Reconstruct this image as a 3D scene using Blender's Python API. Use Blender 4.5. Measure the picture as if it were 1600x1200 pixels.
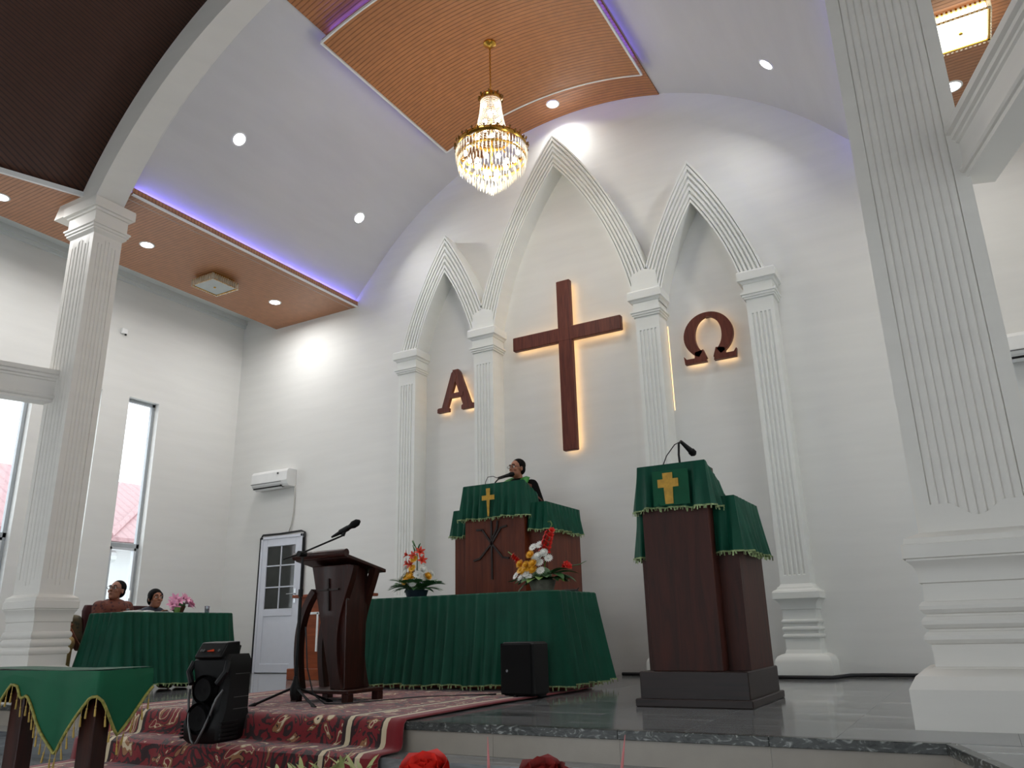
import bpy, bmesh, math, random
from math import sin, cos, pi, sqrt, radians, atan2, hypot, exp
from mathutils import Vector, Matrix, noise as mnoise

random.seed(7)
scene = bpy.context.scene
COL = scene.collection
for o in list(bpy.data.objects):
    bpy.data.objects.remove(o)

# ------------------------------------------------------------------ camera
YAW, PITCH, ROLL, FPX = 0.513539725, 0.304322685, -0.0238934378, 1227.57
_f = Vector((-sin(YAW)*cos(PITCH), cos(YAW)*cos(PITCH), sin(PITCH)))
_r0 = Vector((cos(YAW), sin(YAW), 0)); _u0 = _r0.cross(_f)
_r = cos(ROLL)*_r0 + sin(ROLL)*_u0; _u = -sin(ROLL)*_r0 + cos(ROLL)*_u0
cam_d = bpy.data.cameras.new('camera'); cam = bpy.data.objects.new('camera', cam_d); COL.objects.link(cam)
cam.matrix_world = Matrix(((_r.x, _u.x, -_f.x, 0.0), (_r.y, _u.y, -_f.y, -9.5), (_r.z, _u.z, -_f.z, 0.55), (0, 0, 0, 1)))
cam_d.sensor_fit = 'HORIZONTAL'; cam_d.sensor_width = 36.0; cam_d.lens = FPX*36.0/1600.0
cam_d.clip_start = 0.05; cam_d.clip_end = 300
scene.camera = cam

# ------------------------------------------------------------------ world, exposure
scene.view_settings.view_transform = 'Standard'
scene.view_settings.look = 'None'
scene.view_settings.gamma = 1.0
scene.view_settings.use_curve_mapping = False
scene.view_settings.exposure = 0.0
w = bpy.data.worlds.new('overcast_sky'); scene.world = w; w.use_nodes = True
bg = w.node_tree.nodes['Background']; bg.inputs['Color'].default_value = (0.98, 0.99, 1.0, 1); bg.inputs['Strength'].default_value = 2.6
DOWN_W = 12.0        # watts of each recessed downlight
WIN_W = 11.0        # daylight entering by each tall window
REAR_FILL_W = 42.0      # fill lamp added behind the unseen glazed entrance
CHAND_W = 34.0
LED_B = 46.0
LED_W = 9.0

# ------------------------------------------------------------------ helpers
def lin(c):
    return tuple(((v/12.92) if v <= 0.04045 else ((v+0.055)/1.055)**2.4) for v in c)
def rgb(r, g, b):
    return lin((r/255.0, g/255.0, b/255.0)) + (1.0,)

class NT:
    def __init__(s, name):
        s.m = bpy.data.materials.new(name); s.m.use_nodes = True
        s.t = s.m.node_tree; s.n = s.t.nodes; s.l = s.t.links
        s.b = s.n.get('Principled BSDF'); s.out = s.n.get('Material Output')
    def node(s, typ, **kw):
        n = s.n.new(typ)
        for k, v in kw.items():
            if k.startswith('i_'):
                key = k[2:]
                key = int(key) if key.isdigit() else key.replace('_', ' ')
                n.inputs[key].default_value = v
            else:
                setattr(n, k, v)
        return n
    def link(s, a, b): s.l.new(a, b)
    def ramp(s, fac, stops, interp='LINEAR'):
        n = s.n.new('ShaderNodeValToRGB'); n.color_ramp.interpolation = interp
        cr = n.color_ramp
        while len(cr.elements) < len(stops): cr.elements.new(0.5)
        for e, (p, c) in zip(cr.elements, stops):
            e.position = p; e.color = c
        s.link(fac, n.inputs['Fac']); return n.outputs['Color']
    def coords(s, kind='Object', scale=(1, 1, 1), rot=(0, 0, 0)):
        tc = s.n.new('ShaderNodeTexCoord'); mp = s.n.new('ShaderNodeMapping')
        mp.inputs['Scale'].default_value = scale; mp.inputs['Rotation'].default_value = rot
        s.link(tc.outputs[kind], mp.inputs['Vector']); return mp.outputs['Vector']
    def noise(s, vec, scale, detail=4.0, rough=0.55, dist=0.0):
        n = s.node('ShaderNodeTexNoise', i_Scale=scale, i_Detail=detail, i_Roughness=rough, i_Distortion=dist)
        s.link(vec, n.inputs['Vector']); return n.outputs['Fac']
    def bump(s, h, strength, dist):
        n = s.node('ShaderNodeBump', i_Strength=strength, i_Distance=dist)
        s.link(h, n.inputs['Height']); s.link(n.outputs['Normal'], s.b.inputs['Normal'])
    def set(s, **kw):
        for k, v in kw.items():
            s.b.inputs[k.replace('_', ' ')].default_value = v
        return s

def m_plain(name, col, rough=0.5, metal=0.0, var=0.08, vscale=8.0, spec=0.5, bump=0.0, bscale=120.0, sheen=0.0):
    t = NT(name); v = t.coords()
    f = t.noise(v, vscale, 3.0)
    c0 = tuple(x*(1-var) for x in col[:3]) + (1,); c1 = tuple(min(1, x*(1+var)) for x in col[:3]) + (1,)
    t.link(t.ramp(f, [(0.3, c0), (0.7, c1)]), t.b.inputs['Base Color'])
    t.set(Roughness=rough, Metallic=metal); t.b.inputs['Specular IOR Level'].default_value = spec
    if sheen: t.b.inputs['Sheen Weight'].default_value = sheen
    if bump: t.bump(t.noise(v, bscale, 2.0), bump, 0.004)
    return t.m

def m_emit(name, col, strength):
    t = NT(name); e = t.node('ShaderNodeEmission', i_Color=col, i_Strength=strength)
    t.link(e.outputs[0], t.out.inputs['Surface']); return t.m

def m_wood(name, dark, light, rough=0.35, axis='Z', scale=1.0, coat=0.0):
    t = NT(name)
    sc = {'Z': (9, 9, 0.8), 'X': (0.8, 9, 9), 'Y': (9, 0.8, 9)}[axis]
    v = t.coords('Object', tuple(k*scale for k in sc))
    f = t.noise(v, 2.4, 6.0, 0.6, 0.9)
    c = t.ramp(f, [(0.28, dark), (0.5, tuple((a+b)/2 for a, b in zip(dark, light))), (0.75, light)])
    t.link(c, t.b.inputs['Base Color']); t.set(Roughness=rough); t.b.inputs['Specular IOR Level'].default_value = 0.3
    if coat: t.b.inputs['Coat Weight'].default_value = coat
    v2 = t.coords('Object', tuple(k*scale*4 for k in sc)); t.bump(t.noise(v2, 3, 3), 0.12, 0.003)
    return t.m

def m_stripe(name, ca, cb, period, axis, coord='Object', rough=0.4):
    """ribbed PVC ceiling lining: fine grooves every `period` metres along one axis"""
    t = NT(name); tc = t.n.new('ShaderNodeTexCoord'); sp = t.n.new('ShaderNodeSeparateXYZ')
    t.link(tc.outputs[coord], sp.inputs[0])
    mul = t.node('ShaderNodeMath', operation='MULTIPLY', i_1=1.0/period); t.link(sp.outputs[axis], mul.inputs[0])
    fr = t.node('ShaderNodeMath', operation='FRACT'); t.link(mul.outputs[0], fr.inputs[0])
    base = t.ramp(fr.outputs[0], [(0.0, ca), (0.16, ca), (0.24, cb), (0.9, cb), (1.0, ca)])
    v = t.coords(coord, (1.5, 1.5, 1.5)); f = t.noise(v, 6.0, 5.0)
    mx = t.node('ShaderNodeMix', data_type='RGBA', blend_type='MULTIPLY', i_0=0.5)
    t.link(base, mx.inputs[6]); t.link(t.ramp(f, [(0.3, (0.72, 0.7, 0.68, 1)), (0.7, (1.1, 1.08, 1.05, 1))]), mx.inputs[7])
    t.link(mx.outputs[2], t.b.inputs['Base Color']); t.set(Roughness=rough)
    h = t.ramp(fr.outputs[0], [(0.0, (0, 0, 0, 1)), (0.18, (0, 0, 0, 1)), (0.3, (1, 1, 1, 1)), (0.9, (1, 1, 1, 1)), (1.0, (0, 0, 0, 1))])
    t.bump(h, 0.5, 0.006)
    return t.m

def m_wall(name, col, rough=0.6, bmp=0.06):
    t = NT(name); v = t.coords('Object', (1, 1, 1))
    v2 = t.coords('Object', (0.6, 0.6, 5))
    f = t.noise(v2, 1.6, 4.0)
    c0 = tuple(x*0.978 for x in col[:3]) + (1,); c1 = tuple(min(1, x*1.015) for x in col[:3]) + (1,)
    t.link(t.ramp(f, [(0.35, c0), (0.65, c1)]), t.b.inputs['Base Color'])
    t.set(Roughness=rough); t.b.inputs['Specular IOR Level'].default_value = 0.35
    t.bump(t.noise(v, 14.0, 3.0), bmp, 0.01)
    return t.m

def m_marble(name, base, vein, light, sc, rough, dist=1.0, rnd=True):
    t = NT(name); tc = t.n.new('ShaderNodeTexCoord'); mp = t.n.new('ShaderNodeMapping'); mp.inputs['Scale'].default_value = sc
    oi = t.n.new('ShaderNodeObjectInfo'); add = t.node('ShaderNodeVectorMath', operation='ADD')
    comb = t.n.new('ShaderNodeCombineXYZ'); mm = t.node('ShaderNodeMath', operation='MULTIPLY', i_1=37.0)
    t.link(oi.outputs['Random'], mm.inputs[0]); t.link(mm.outputs[0], comb.inputs[0]); t.link(mm.outputs[0], comb.inputs[1])
    t.link(tc.outputs['Object'], add.inputs[0]); t.link(comb.outputs[0], add.inputs[1]); t.link(add.outputs[0], mp.inputs['Vector'])
    f = t.noise(mp.outputs['Vector'], 2.2, 7.0, 0.62, dist)
    t.link(t.ramp(f, [(0.34, vein), (0.46, base), (0.54, base), (0.66, light)]), t.b.inputs['Base Color'])
    t.set(Roughness=rough); t.b.inputs['Specular IOR Level'].default_value = 0.42
    return t.m

def m_glass(name, tint=(0.95, 0.98, 1, 1), refl=0.09):
    t = NT(name)
    tr = t.node('ShaderNodeBsdfTransparent', i_Color=tint); gl = t.node('ShaderNodeBsdfGlossy', i_Roughness=0.03)
    mx = t.node('ShaderNodeMixShader', i_0=refl)
    t.link(tr.outputs[0], mx.inputs[1]); t.link(gl.outputs[0], mx.inputs[2]); t.link(mx.outputs[0], t.out.inputs['Surface'])
    return t.m

M = {}
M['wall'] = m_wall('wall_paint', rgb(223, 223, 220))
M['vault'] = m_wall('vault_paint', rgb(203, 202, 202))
M['trim'] = m_wall('column_paint', rgb(228, 224, 217), 0.5, 0.02)
M['relief'] = m_wall('relief_paint', rgb(226, 228, 224), 0.5, 0.02)
M['cornice'] = m_wall('cornice_paint', rgb(214, 219, 218), 0.5)
M['soffit'] = m_stripe('ribbed_wood_lining', rgb(146, 98, 66), rgb(180, 126, 90), 0.05, 1)
M['cpanel'] = m_stripe('ribbed_wood_lining_arched', rgb(138, 88, 52), rgb(178, 120, 76), 0.06, 1)
M['darkvault'] = m_stripe('ribbed_dark_lining', rgb(44, 24, 18), rgb(76, 45, 32), 0.035, 0, 'Object', 0.5)
M['marble'] = m_marble('grey_streaked_marble', rgb(116, 118, 119), rgb(66, 69, 72), rgb(168, 170, 171), (0.25, 2.6, 2), 0.11)
M['granite'] = m_marble('dark_veined_granite', rgb(62, 64, 62), rgb(34, 36, 36), rgb(150, 152, 148), (5, 8, 10), 0.25, 2.2)
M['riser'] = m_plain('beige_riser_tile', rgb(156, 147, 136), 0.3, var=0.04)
M['grout'] = m_plain('grout', rgb(112, 114, 114), 0.8)
M['white'] = m_plain('white_plastic', rgb(232, 233, 232), 0.35, var=0.02)
M['alu'] = m_plain('white_aluminium', rgb(206, 211, 216), 0.4, var=0.03)
M['alugrey'] = m_plain('grey_aluminium', rgb(168, 174, 178), 0.4, var=0.03)
M['doorwhite'] = m_plain('white_door_paint', rgb(214, 218, 228), 0.35, var=0.02)
M['glass'] = m_glass('window_glass')
M['doorglass'] = m_plain('dark_door_glass', rgb(44, 48, 46), 0.06, var=0.3, vscale=3.0)
M['black'] = m_plain('black_plastic', rgb(10, 10, 11), 0.55, var=0.2, spec=0.3)
M['blackgloss'] = m_plain('black_gloss', rgb(8, 8, 9), 0.35, var=0.2, spec=0.3)
M['mesh'] = m_plain('black_speaker_mesh', rgb(7, 7, 8), 0.7, var=0.4, spec=0.2, vscale=300, bump=0.6, bscale=500)
M['greymetal'] = m_plain('grey_metal', rgb(98, 98, 98), 0.4, 0.6)
M['chrome'] = m_plain('chrome', rgb(190, 192, 196), 0.2, 1.0, var=0.02)
M['gold'] = m_plain('polished_gold', rgb(206, 160, 70), 0.25, 1.0, var=0.1)
M['crossw'] = m_wood('cross_wood', rgb(74, 34, 26), rgb(112, 58, 44), 0.45)
M['pulpit'] = m_wood('pulpit_wood', rgb(72, 26, 12), rgb(118, 54, 30), 0.4, 'Z', 0.8)
M['ambo'] = m_wood('ambo_wood', rgb(38, 15, 8), rgb(74, 30, 18), 0.55, 'Z', 0.8, 0.0)
M['darkw'] = m_wood('dark_lectern_wood', rgb(28, 11, 8), rgb(62, 26, 18), 0.36, 'Z', 1.0, 0.1)
M['plinth'] = m_wood('dark_plinth_wood', rgb(26, 17, 15), rgb(44, 29, 26), 0.42, 'X', 1.0, 0.0)
M['orangew'] = m_wood('orange_brown_wood', rgb(112, 50, 24), rgb(150, 76, 42), 0.35, 'X', 0.7)
M['green'] = m_plain('green_satin_cloth', rgb(10, 72, 54), 0.55, var=0.14, vscale=5.0, bump=0.15, bscale=300, spec=0.2)
M['green2'] = m_plain('green_cotton_cloth', rgb(16, 84, 56), 0.6, var=0.12, vscale=4.0, bump=0.15, bscale=300, spec=0.2)
M['fringe'] = m_plain('cream_green_fringe', rgb(140, 158, 110), 0.7, var=0.5, vscale=60.0)
M['fringegold'] = m_plain('gold_green_fringe', rgb(140, 132, 62), 0.6, var=0.4, vscale=60.0)
M['bead'] = m_plain('gold_bead', rgb(176, 146, 74), 0.4, 0.3, var=0.2)
M['yellowcross'] = m_plain('gold_embroidery', rgb(196, 150, 44), 0.55, var=0.18, vscale=25, bump=0.3, bscale=150)
M['iron'] = m_plain('dark_iron', rgb(40, 26, 22), 0.5, 0.2)
M['cable'] = m_plain('black_cable', rgb(20, 20, 24), 0.6)
M['cablewhite'] = m_plain('white_cable', rgb(196, 194, 186), 0.6)
M['maroon'] = m_plain('maroon_upholstery', rgb(66, 18, 22), 0.6, var=0.15, bump=0.2)
M['paper'] = m_plain('paper', rgb(226, 226, 222), 0.7, var=0.03)
M['skin'] = m_plain('brown_skin', rgb(142, 92, 70), 0.5, var=0.06, vscale=14)
M['skin2'] = m_plain('tan_skin', rgb(150, 98, 72), 0.5, var=0.06, vscale=14)
M['hair'] = m_plain('black_hair', rgb(9, 8, 8), 0.7, var=0.4, vscale=60, bump=0.4, bscale=200, spec=0.1)
M['robe'] = m_plain('black_robe', rgb(9, 9, 11), 0.85, var=0.2, vscale=8, spec=0.1)
M['stole'] = m_plain('bright_green_stole', rgb(34, 122, 40), 0.5, var=0.1)
M['navy'] = m_plain('navy_cloth', rgb(24, 28, 48), 0.7, var=0.2)
M['leaf'] = m_plain('dark_green_leaf', rgb(58, 98, 54), 0.45, var=0.3, vscale=12)
M['leaf2'] = m_plain('light_green_leaf', rgb(98, 132, 62), 0.45, var=0.25, vscale=12)
M['leafgrey'] = m_plain('grey_green_leaf', rgb(120, 138, 112), 0.5, var=0.2)
M['palegreen'] = m_plain('pale_green_grass', rgb(178, 182, 122), 0.5, var=0.2)
M['pinkblade'] = m_plain('pink_grass_blade', rgb(190, 108, 108), 0.5, var=0.1)
M['red'] = m_plain('scarlet_petal', rgb(212, 38, 26), 0.5, var=0.15, vscale=30)
M['redor'] = m_plain('orange_red_petal', rgb(208, 62, 36), 0.5, var=0.15, vscale=30)
M['darkred'] = m_plain('dark_red_petal', rgb(128, 22, 18), 0.55, var=0.3, vscale=25)
M['yellow'] = m_plain('yellow_petal', rgb(226, 168, 34), 0.5, var=0.15, vscale=30)
M['whitep'] = m_plain('white_petal', rgb(228, 228, 222), 0.5, var=0.05, vscale=30)
M['pink'] = m_plain('pink_petal', rgb(222, 150, 182), 0.5, var=0.15, vscale=30)
M['potblue'] = m_plain('dark_blue_pot', rgb(30, 42, 54), 0.4)
M['potgrey'] = m_plain('grey_foil_pot', rgb(106, 104, 92), 0.4, var=0.3, vscale=20)
M['potbrown'] = m_plain('brown_pot', rgb(96, 62, 44), 0.6)
M['roofred'] = m_stripe('hazed_red_metal_roof', rgb(176, 134, 138), rgb(190, 148, 152), 0.25, 1)  # red roof paled towards pink: the haze is mixed into its colour
M['outwall'] = m_wall('neighbour_wall_paint', rgb(225, 230, 230))
M['outground'] = m_plain('paved_yard', rgb(150, 148, 142), 0.8)
M['lamp_on'] = m_emit('downlight_diffuser', (1, 0.985, 0.96, 1), 14.0)
M['bulb'] = m_emit('warm_white_bulb', (1, 0.93, 0.78, 1), 34.0)
M['panel_on'] = m_emit('lit_lamp_panel', (1, 0.95, 0.78, 1), 5.0)
M['panel_off'] = m_plain('frosted_lamp_panel', rgb(178, 186, 186), 0.3, var=0.05)
M['ledblue'] = m_emit('blue_led_strip', (0.16, 0.14, 1.0, 1), LED_B)
M['ledpanel'] = m_emit('blue_led_strip_panel', (0.16, 0.14, 1.0, 1), LED_B*0.4)
M['ledwarm'] = m_emit('warm_led_strip', (1.0, 0.62, 0.26, 1), LED_W)
M['ledred'] = m_emit('red_display_digits', (1.0, 0.12, 0.05, 1), 0.25)

def crystal_mat():
    t = NT('clear_crystal')
    tr = t.node('ShaderNodeBsdfTranslucent', i_Color=(0.95, 0.93, 0.86, 1)); gl = t.node('ShaderNodeBsdfGlossy', i_Roughness=0.08, i_Color=(1, 0.98, 0.93, 1))
    tp = t.node('ShaderNodeBsdfTransparent', i_Color=(0.98, 0.98, 0.96, 1))
    a = t.node('ShaderNodeMixShader', i_0=0.4); b = t.node('ShaderNodeMixShader', i_0=0.35)
    t.link(tr.outputs[0], a.inputs[1]); t.link(gl.outputs[0], a.inputs[2])
    t.link(a.outputs[0], b.inputs[1]); t.link(tp.outputs[0], b.inputs[2]); t.link(b.outputs[0], t.out.inputs['Surface'])
    return t.m
M['crystal'] = crystal_mat()
M['amber'] = m_plain('amber_crystal', rgb(128, 92, 46), 0.12, 0.3, var=0.4, vscale=40)
M['drinkglass'] = m_glass('drinking_glass', (0.85, 0.86, 0.9, 1), 0.25)

def batik_mat(name, a, b, c):
    t = NT(name); v = t.coords('Object')
    vo = t.node('ShaderNodeTexVoronoi', i_Scale=24.0); t.link(v, vo.inputs['Vector'])
    f = t.noise(v, 22, 3, 0.6, 1.5)
    mx = t.node('ShaderNodeMath', operation='ADD'); t.link(vo.outputs['Distance'], mx.inputs[0]); t.link(f, mx.inputs[1])
    t.link(t.ramp(mx.outputs[0], [(0.55, a), (0.80, b), (0.98, c)]), t.b.inputs['Base Color']); t.set(Roughness=0.65)
    return t.m
M['batik'] = batik_mat('red_brown_batik', rgb(40, 14, 14), rgb(78, 26, 20), rgb(106, 50, 32))
M['batikgreen'] = batik_mat('olive_batik', rgb(28, 32, 20), rgb(56, 58, 34), rgb(78, 66, 40))
M['goldcloth'] = batik_mat('gold_songket', rgb(150, 124, 70), rgb(196, 172, 110), rgb(170, 140, 90))
M['brownskirt'] = batik_mat('brown_skirt', rgb(58, 46, 24), rgb(88, 70, 38), rgb(70, 60, 30))

def rug_mat():
    t = NT('red_persian_rug_pile')
    tc = t.n.new('ShaderNodeTexCoord'); sp = t.n.new('ShaderNodeSeparateXYZ'); t.link(tc.outputs['UV'], sp.inputs[0])
    RED, DRK, CRM, TAN = rgb(122, 16, 26), rgb(38, 10, 14), rgb(208, 192, 160), rgb(150, 104, 66)
    # scrolling ornament: thresholded distorted noise bands
    mp = t.n.new('ShaderNodeMapping'); mp.inputs['Scale'].default_value = (1, 1, 1); t.link(tc.outputs['UV'], mp.inputs['Vector'])
    n1 = t.noise(mp.outputs[0], 2.6, 2.5, 0.5, 2.6)
    orn = t.ramp(n1, [(0.0, RED), (0.30, RED), (0.345, CRM), (0.37, TAN), (0.40, DRK), (0.415, RED), (0.47, RED), (0.49, DRK), (0.545, RED), (0.60, RED), (0.625, CRM), (0.65, TAN), (0.675, DRK), (0.69, RED)], 'CONSTANT')
    vo = t.node('ShaderNodeTexVoronoi', i_Scale=5.5, i_Randomness=0.75); t.link(mp.outputs[0], vo.inputs['Vector'])
    flw = t.ramp(vo.outputs['Distance'], [(0.0, DRK), (0.05, CRM), (0.17, TAN), (0.21, (0, 0, 0, 0))], 'CONSTANT')
    fm = t.node('ShaderNodeMath', operation='LESS_THAN', i_1=0.21); t.link(vo.outputs['Distance'], fm.inputs[0])
    n3 = t.noise(mp.outputs[0], 1.4, 2.0); gate = t.node('ShaderNodeMath', operation='GREATER_THAN', i_1=0.5); t.link(n3, gate.inputs[0])
    fm2 = t.node('ShaderNodeMath', operation='MULTIPLY'); t.link(fm.outputs[0], fm2.inputs[0]); t.link(gate.outputs[0], fm2.inputs[1])
    m1 = t.node('ShaderNodeMix', data_type='RGBA'); t.link(fm2.outputs[0], m1.inputs[0]); t.link(orn, m1.inputs[6]); t.link(flw, m1.inputs[7])
    # borders across the width (u measured in metres from each long edge)
    W_ = 3.05
    inv = t.node('ShaderNodeMath', operation='SUBTRACT', i_0=W_); t.link(sp.outputs[0], inv.inputs[1])
    mn = t.node('ShaderNodeMath', operation='MINIMUM'); t.link(sp.outputs[0], mn.inputs[0]); t.link(inv.outputs[0], mn.inputs[1])
    sc_ = t.node('ShaderNodeMath', operation='MULTIPLY', i_1=0.5); t.link(mn.outputs[0], sc_.inputs[0])
    wht, blk = (1, 1, 1, 1), (0, 0, 0, 1)
    bmask = t.ramp(sc_.outputs[0], [(0.0, wht), (0.088, blk), (0.205, wht), (0.248, blk)], 'CONSTANT')
    bcol = t.ramp(sc_.outputs[0], [(0.0, RED), (0.060, CRM), (0.080, DRK), (0.205, DRK), (0.213, CRM), (0.234, DRK)], 'CONSTANT')
    m2 = t.node('ShaderNodeMix', data_type='RGBA'); t.link(bmask, m2.inputs[0]); t.link(m1.outputs[2], m2.inputs[6]); t.link(bcol, m2.inputs[7])
    t.link(m2.outputs[2], t.b.inputs['Base Color']); t.set(Roughness=0.9)
    t.b.inputs['Sheen Weight'].default_value = 0.25
    t.bump(t.noise(t.coords('Object'), 260, 2), 0.5, 0.004)
    return t.m
M['rug'] = rug_mat()

# ---- object helpers
def link(o, parent=None):
    COL.objects.link(o)
    if parent is not None: o.parent = parent
    return o
def tag(o, label=None, cat=None, group=None, kind=None):
    if label: o['label'] = label
    if cat: o['category'] = cat
    if group: o['group'] = group
    if kind: o['kind'] = kind
    return o
def thing(name, label, cat, loc=(0, 0, 0), rz=0.0, group=None):
    o = bpy.data.objects.new(name, None); o.empty_display_size = 0.1
    o.location = loc; o.rotation_euler = (0, 0, rz); link(o); return tag(o, label, cat, group)
def struct_root(name, loc=(0, 0, 0)):
    o = bpy.data.objects.new(name, None); o.location = loc; link(o); return tag(o, kind='structure')
def copy_tree(o, parent=None):
    c = o.copy(); link(c, parent)
    for ch in list(o.children): copy_tree(ch, c)
    return c

class MB:
    """collects geometry, then links it as ONE mesh object"""
    def __init__(s): s.v = []; s.f = []; s.uv = None
    def add(s, vs, fs):
        b = len(s.v); s.v += [tuple(p) for p in vs]; s.f += [tuple(i+b for i in f) for f in fs]; return s
    def box(s, x0, x1, y0, y1, z0, z1):
        return s.add([(x0,y0,z0),(x1,y0,z0),(x1,y1,z0),(x0,y1,z0),(x0,y0,z1),(x1,y0,z1),(x1,y1,z1),(x0,y1,z1)],
                     [(0,3,2,1),(4,5,6,7),(0,1,5,4),(1,2,6,5),(2,3,7,6),(3,0,4,7)])
    def bbox(s, x0, x1, y0, y1, z0, z1, r=0.01):
        """box with chamfered vertical and top/bottom edges"""
        def ring(ins, z):
            a, b, c, d = x0+ins, x1-ins, y0+ins, y1-ins
            return [(a+r,c,z),(b-r,c,z),(b,c+r,z),(b,d-r,z),(b-r,d,z),(a+r,d,z),(a,d-r,z),(a,c+r,z)]
        rings = [ring(r, z0), ring(0, z0+r), ring(0, z1-r), ring(r, z1)]
        vs = sum(rings, []); fs = [tuple(range(7, -1, -1)), tuple(range(24, 32))]
        for k in range(3):
            for i in range(8): j = (i+1) % 8; fs.append((k*8+i, k*8+j, k*8+8+j, k*8+8+i))
        return s.add(vs, fs)
    def prism(s, pts, d0, d1, plane='xz'):
        """extrude polygon pts between d0 and d1 along the third axis"""
        n = len(pts)
        mk = {'xz': lambda p, d: (p[0], d, p[1]), 'xy': lambda p, d: (p[0], p[1], d), 'yz': lambda p, d: (d, p[0], p[1])}[plane]
        vs = [mk(p, d0) for p in pts] + [mk(p, d1) for p in pts]
        fs = [tuple(range(n)), tuple(range(2*n-1, n-1, -1))]
        for i in range(n): j = (i+1) % n; fs.append((i, i+n, j+n, j))
        return s.add(vs, fs)
    def grid(s, rows, closed=False):
        """rows: list of equal-length lists of points"""
        n = len(rows[0]); vs = sum([list(r) for r in rows], []); fs = []
        for a in range(len(rows)-1):
            for i in range(n if closed else n-1):
                j = (i+1) % n; fs.append((a*n+i, a*n+j, (a+1)*n+j, (a+1)*n+i))
        return s.add(vs, fs)
    def lathe(s, prof, n=24, c=(0, 0, 0), cap=True):
        rows = [[(c[0]+r*cos(2*pi*i/n), c[1]+r*sin(2*pi*i/n), c[2]+z) for i in range(n)] for r, z in prof]
        b = len(s.v); s.grid(rows, True)
        if cap:
            s.f.append(tuple(b+i for i in range(n-1, -1, -1))); k = b+(len(prof)-1)*n; s.f.append(tuple(k+i for i in range(n)))
        return s
    def sqlathe(s, x0, x1, y0, y1, prof):
        """moulding profile (offset, z) swept round a rectangle"""
        rows = [[(x0-o,y0-o,z),(x1+o,y0-o,z),(x1+o,y1+o,z),(x0-o,y1+o,z)] for o, z in prof]
        b = len(s.v); s.grid(rows, True); k = b+(len(prof)-1)*4
        s.f += [(b+3,b+2,b+1,b), (k,k+1,k+2,k+3)]; return s
    def tube(s, pts, r, n=8, cap=True):
        pts = [Vector(p) for p in pts]; rr = r if isinstance(r, (list, tuple)) else [r]*len(pts)
        rows = []; up = None
        for i, p in enumerate(pts):
            t = (pts[min(i+1, len(pts)-1)] - pts[max(i-1, 0)])
            if t.length < 1e-9: t = Vector((0, 0, 1))
            t.normalize()
            if up is None:
                up = Vector((0, 0, 1)) if abs(t.z) < 0.9 else Vector((1, 0, 0))
            a = t.cross(up)
            if a.length < 1e-6: a = t.cross(Vector((0, 1, 0)))
            a.normalize(); b = a.cross(t); b.normalize(); up = b
            rows.append([tuple(p + (a*cos(2*pi*k/n) + b*sin(2*pi*k/n))*rr[i]) for k in range(n)])
        b0 = len(s.v); s.grid(rows, True)
        if cap:
            s.f.append(tuple(b0+i for i in range(n))); k = b0+(len(pts)-1)*n; s.f.append(tuple(k+i for i in range(n-1, -1, -1)))
        return s
    def ell(s, c, r, rot=None, n=10, m=7):
        rows = []
        R_ = rot if rot is not None else Matrix.Identity(3)
        for j in range(m+1):
            th = pi*j/m; th = min(max(th, 0.02), pi-0.02)
            rows.append([tuple(Vector(c) + R_ @ Vector((r[0]*sin(th)*cos(2*pi*i/n), r[1]*sin(th)*sin(2*pi*i/n), r[2]*cos(th)))) for i in range(n)])
        b = len(s.v); s.grid(rows[::-1], True)
        s.f.append(tuple(b+i for i in range(n-1, -1, -1))); k = b+m*n; s.f.append(tuple(k+i for i in range(n)))
        return s
    def build(s, name, mat, parent=None, smooth=False, world=False, bevel=0.0):
        vs = s.v
        if world and parent is not None:
            L = parent.location; a = -parent.rotation_euler.z; ca, sa = cos(a), sin(a)
            vs = [((x-L.x)*ca-(y-L.y)*sa, (x-L.x)*sa+(y-L.y)*ca, z-L.z) for x, y, z in vs]
        me = bpy.data.meshes.new(name); me.from_pydata(vs, [], s.f); me.update()
        bm = bmesh.new(); bm.from_mesh(me); bmesh.ops.recalc_face_normals(bm, faces=bm.faces); bm.to_mesh(me); bm.free()
        if s.uv is not None:
            ul = me.uv_layers.new(name='UVMap')
            for lp in me.loops: ul.data[lp.index].uv = s.uv[lp.vertex_index]
        me.materials.append(M[mat] if isinstance(mat, str) else mat)
        if smooth is True:
            for p in me.polygons: p.use_smooth = True
        elif smooth:
            for p in me.polygons: p.use_smooth = True
            bm = bmesh.new(); bm.from_mesh(me)
            for e in bm.edges:
                if len(e.link_faces) == 2 and e.calc_face_angle(0) > smooth: e.smooth = False
            bm.to_mesh(me); bm.free()
        o = bpy.data.objects.new(name, me); link(o, parent)
        if bevel:
            md = o.modifiers.new('bevel', 'BEVEL'); md.width = bevel; md.segments = 2; md.limit_method = 'ANGLE'
        return o
AUTO = radians(40)

def lamp_area(name, loc, power, size, col=(1, 1, 1), parent=None, rot=(0, 0, 0), shape='DISK', size_y=None, spread=None):
    d = bpy.data.lights.new(name, 'AREA'); d.energy = power; d.shape = shape; d.size = size; d.color = col
    if size_y: d.size_y = size_y
    if spread: d.spread = spread
    o = bpy.data.objects.new(name, d); o.location = loc; o.rotation_euler = rot; link(o, parent); return o

CX = -4.40           # axis of symmetry of chancel
XL, XR = -11.09, 2.45
YB, YN = 0.0, -13.0  # altar wall, entrance wall
VX, VZ, VR = -4.28, 3.346, 4.84  # barrel vault circle
def mx(x): return 2*CX - x

# ================================================================== SETTING
DIRX, DIRY = 0.31, -0.95      # how the nave edge splays away from the chancel
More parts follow.
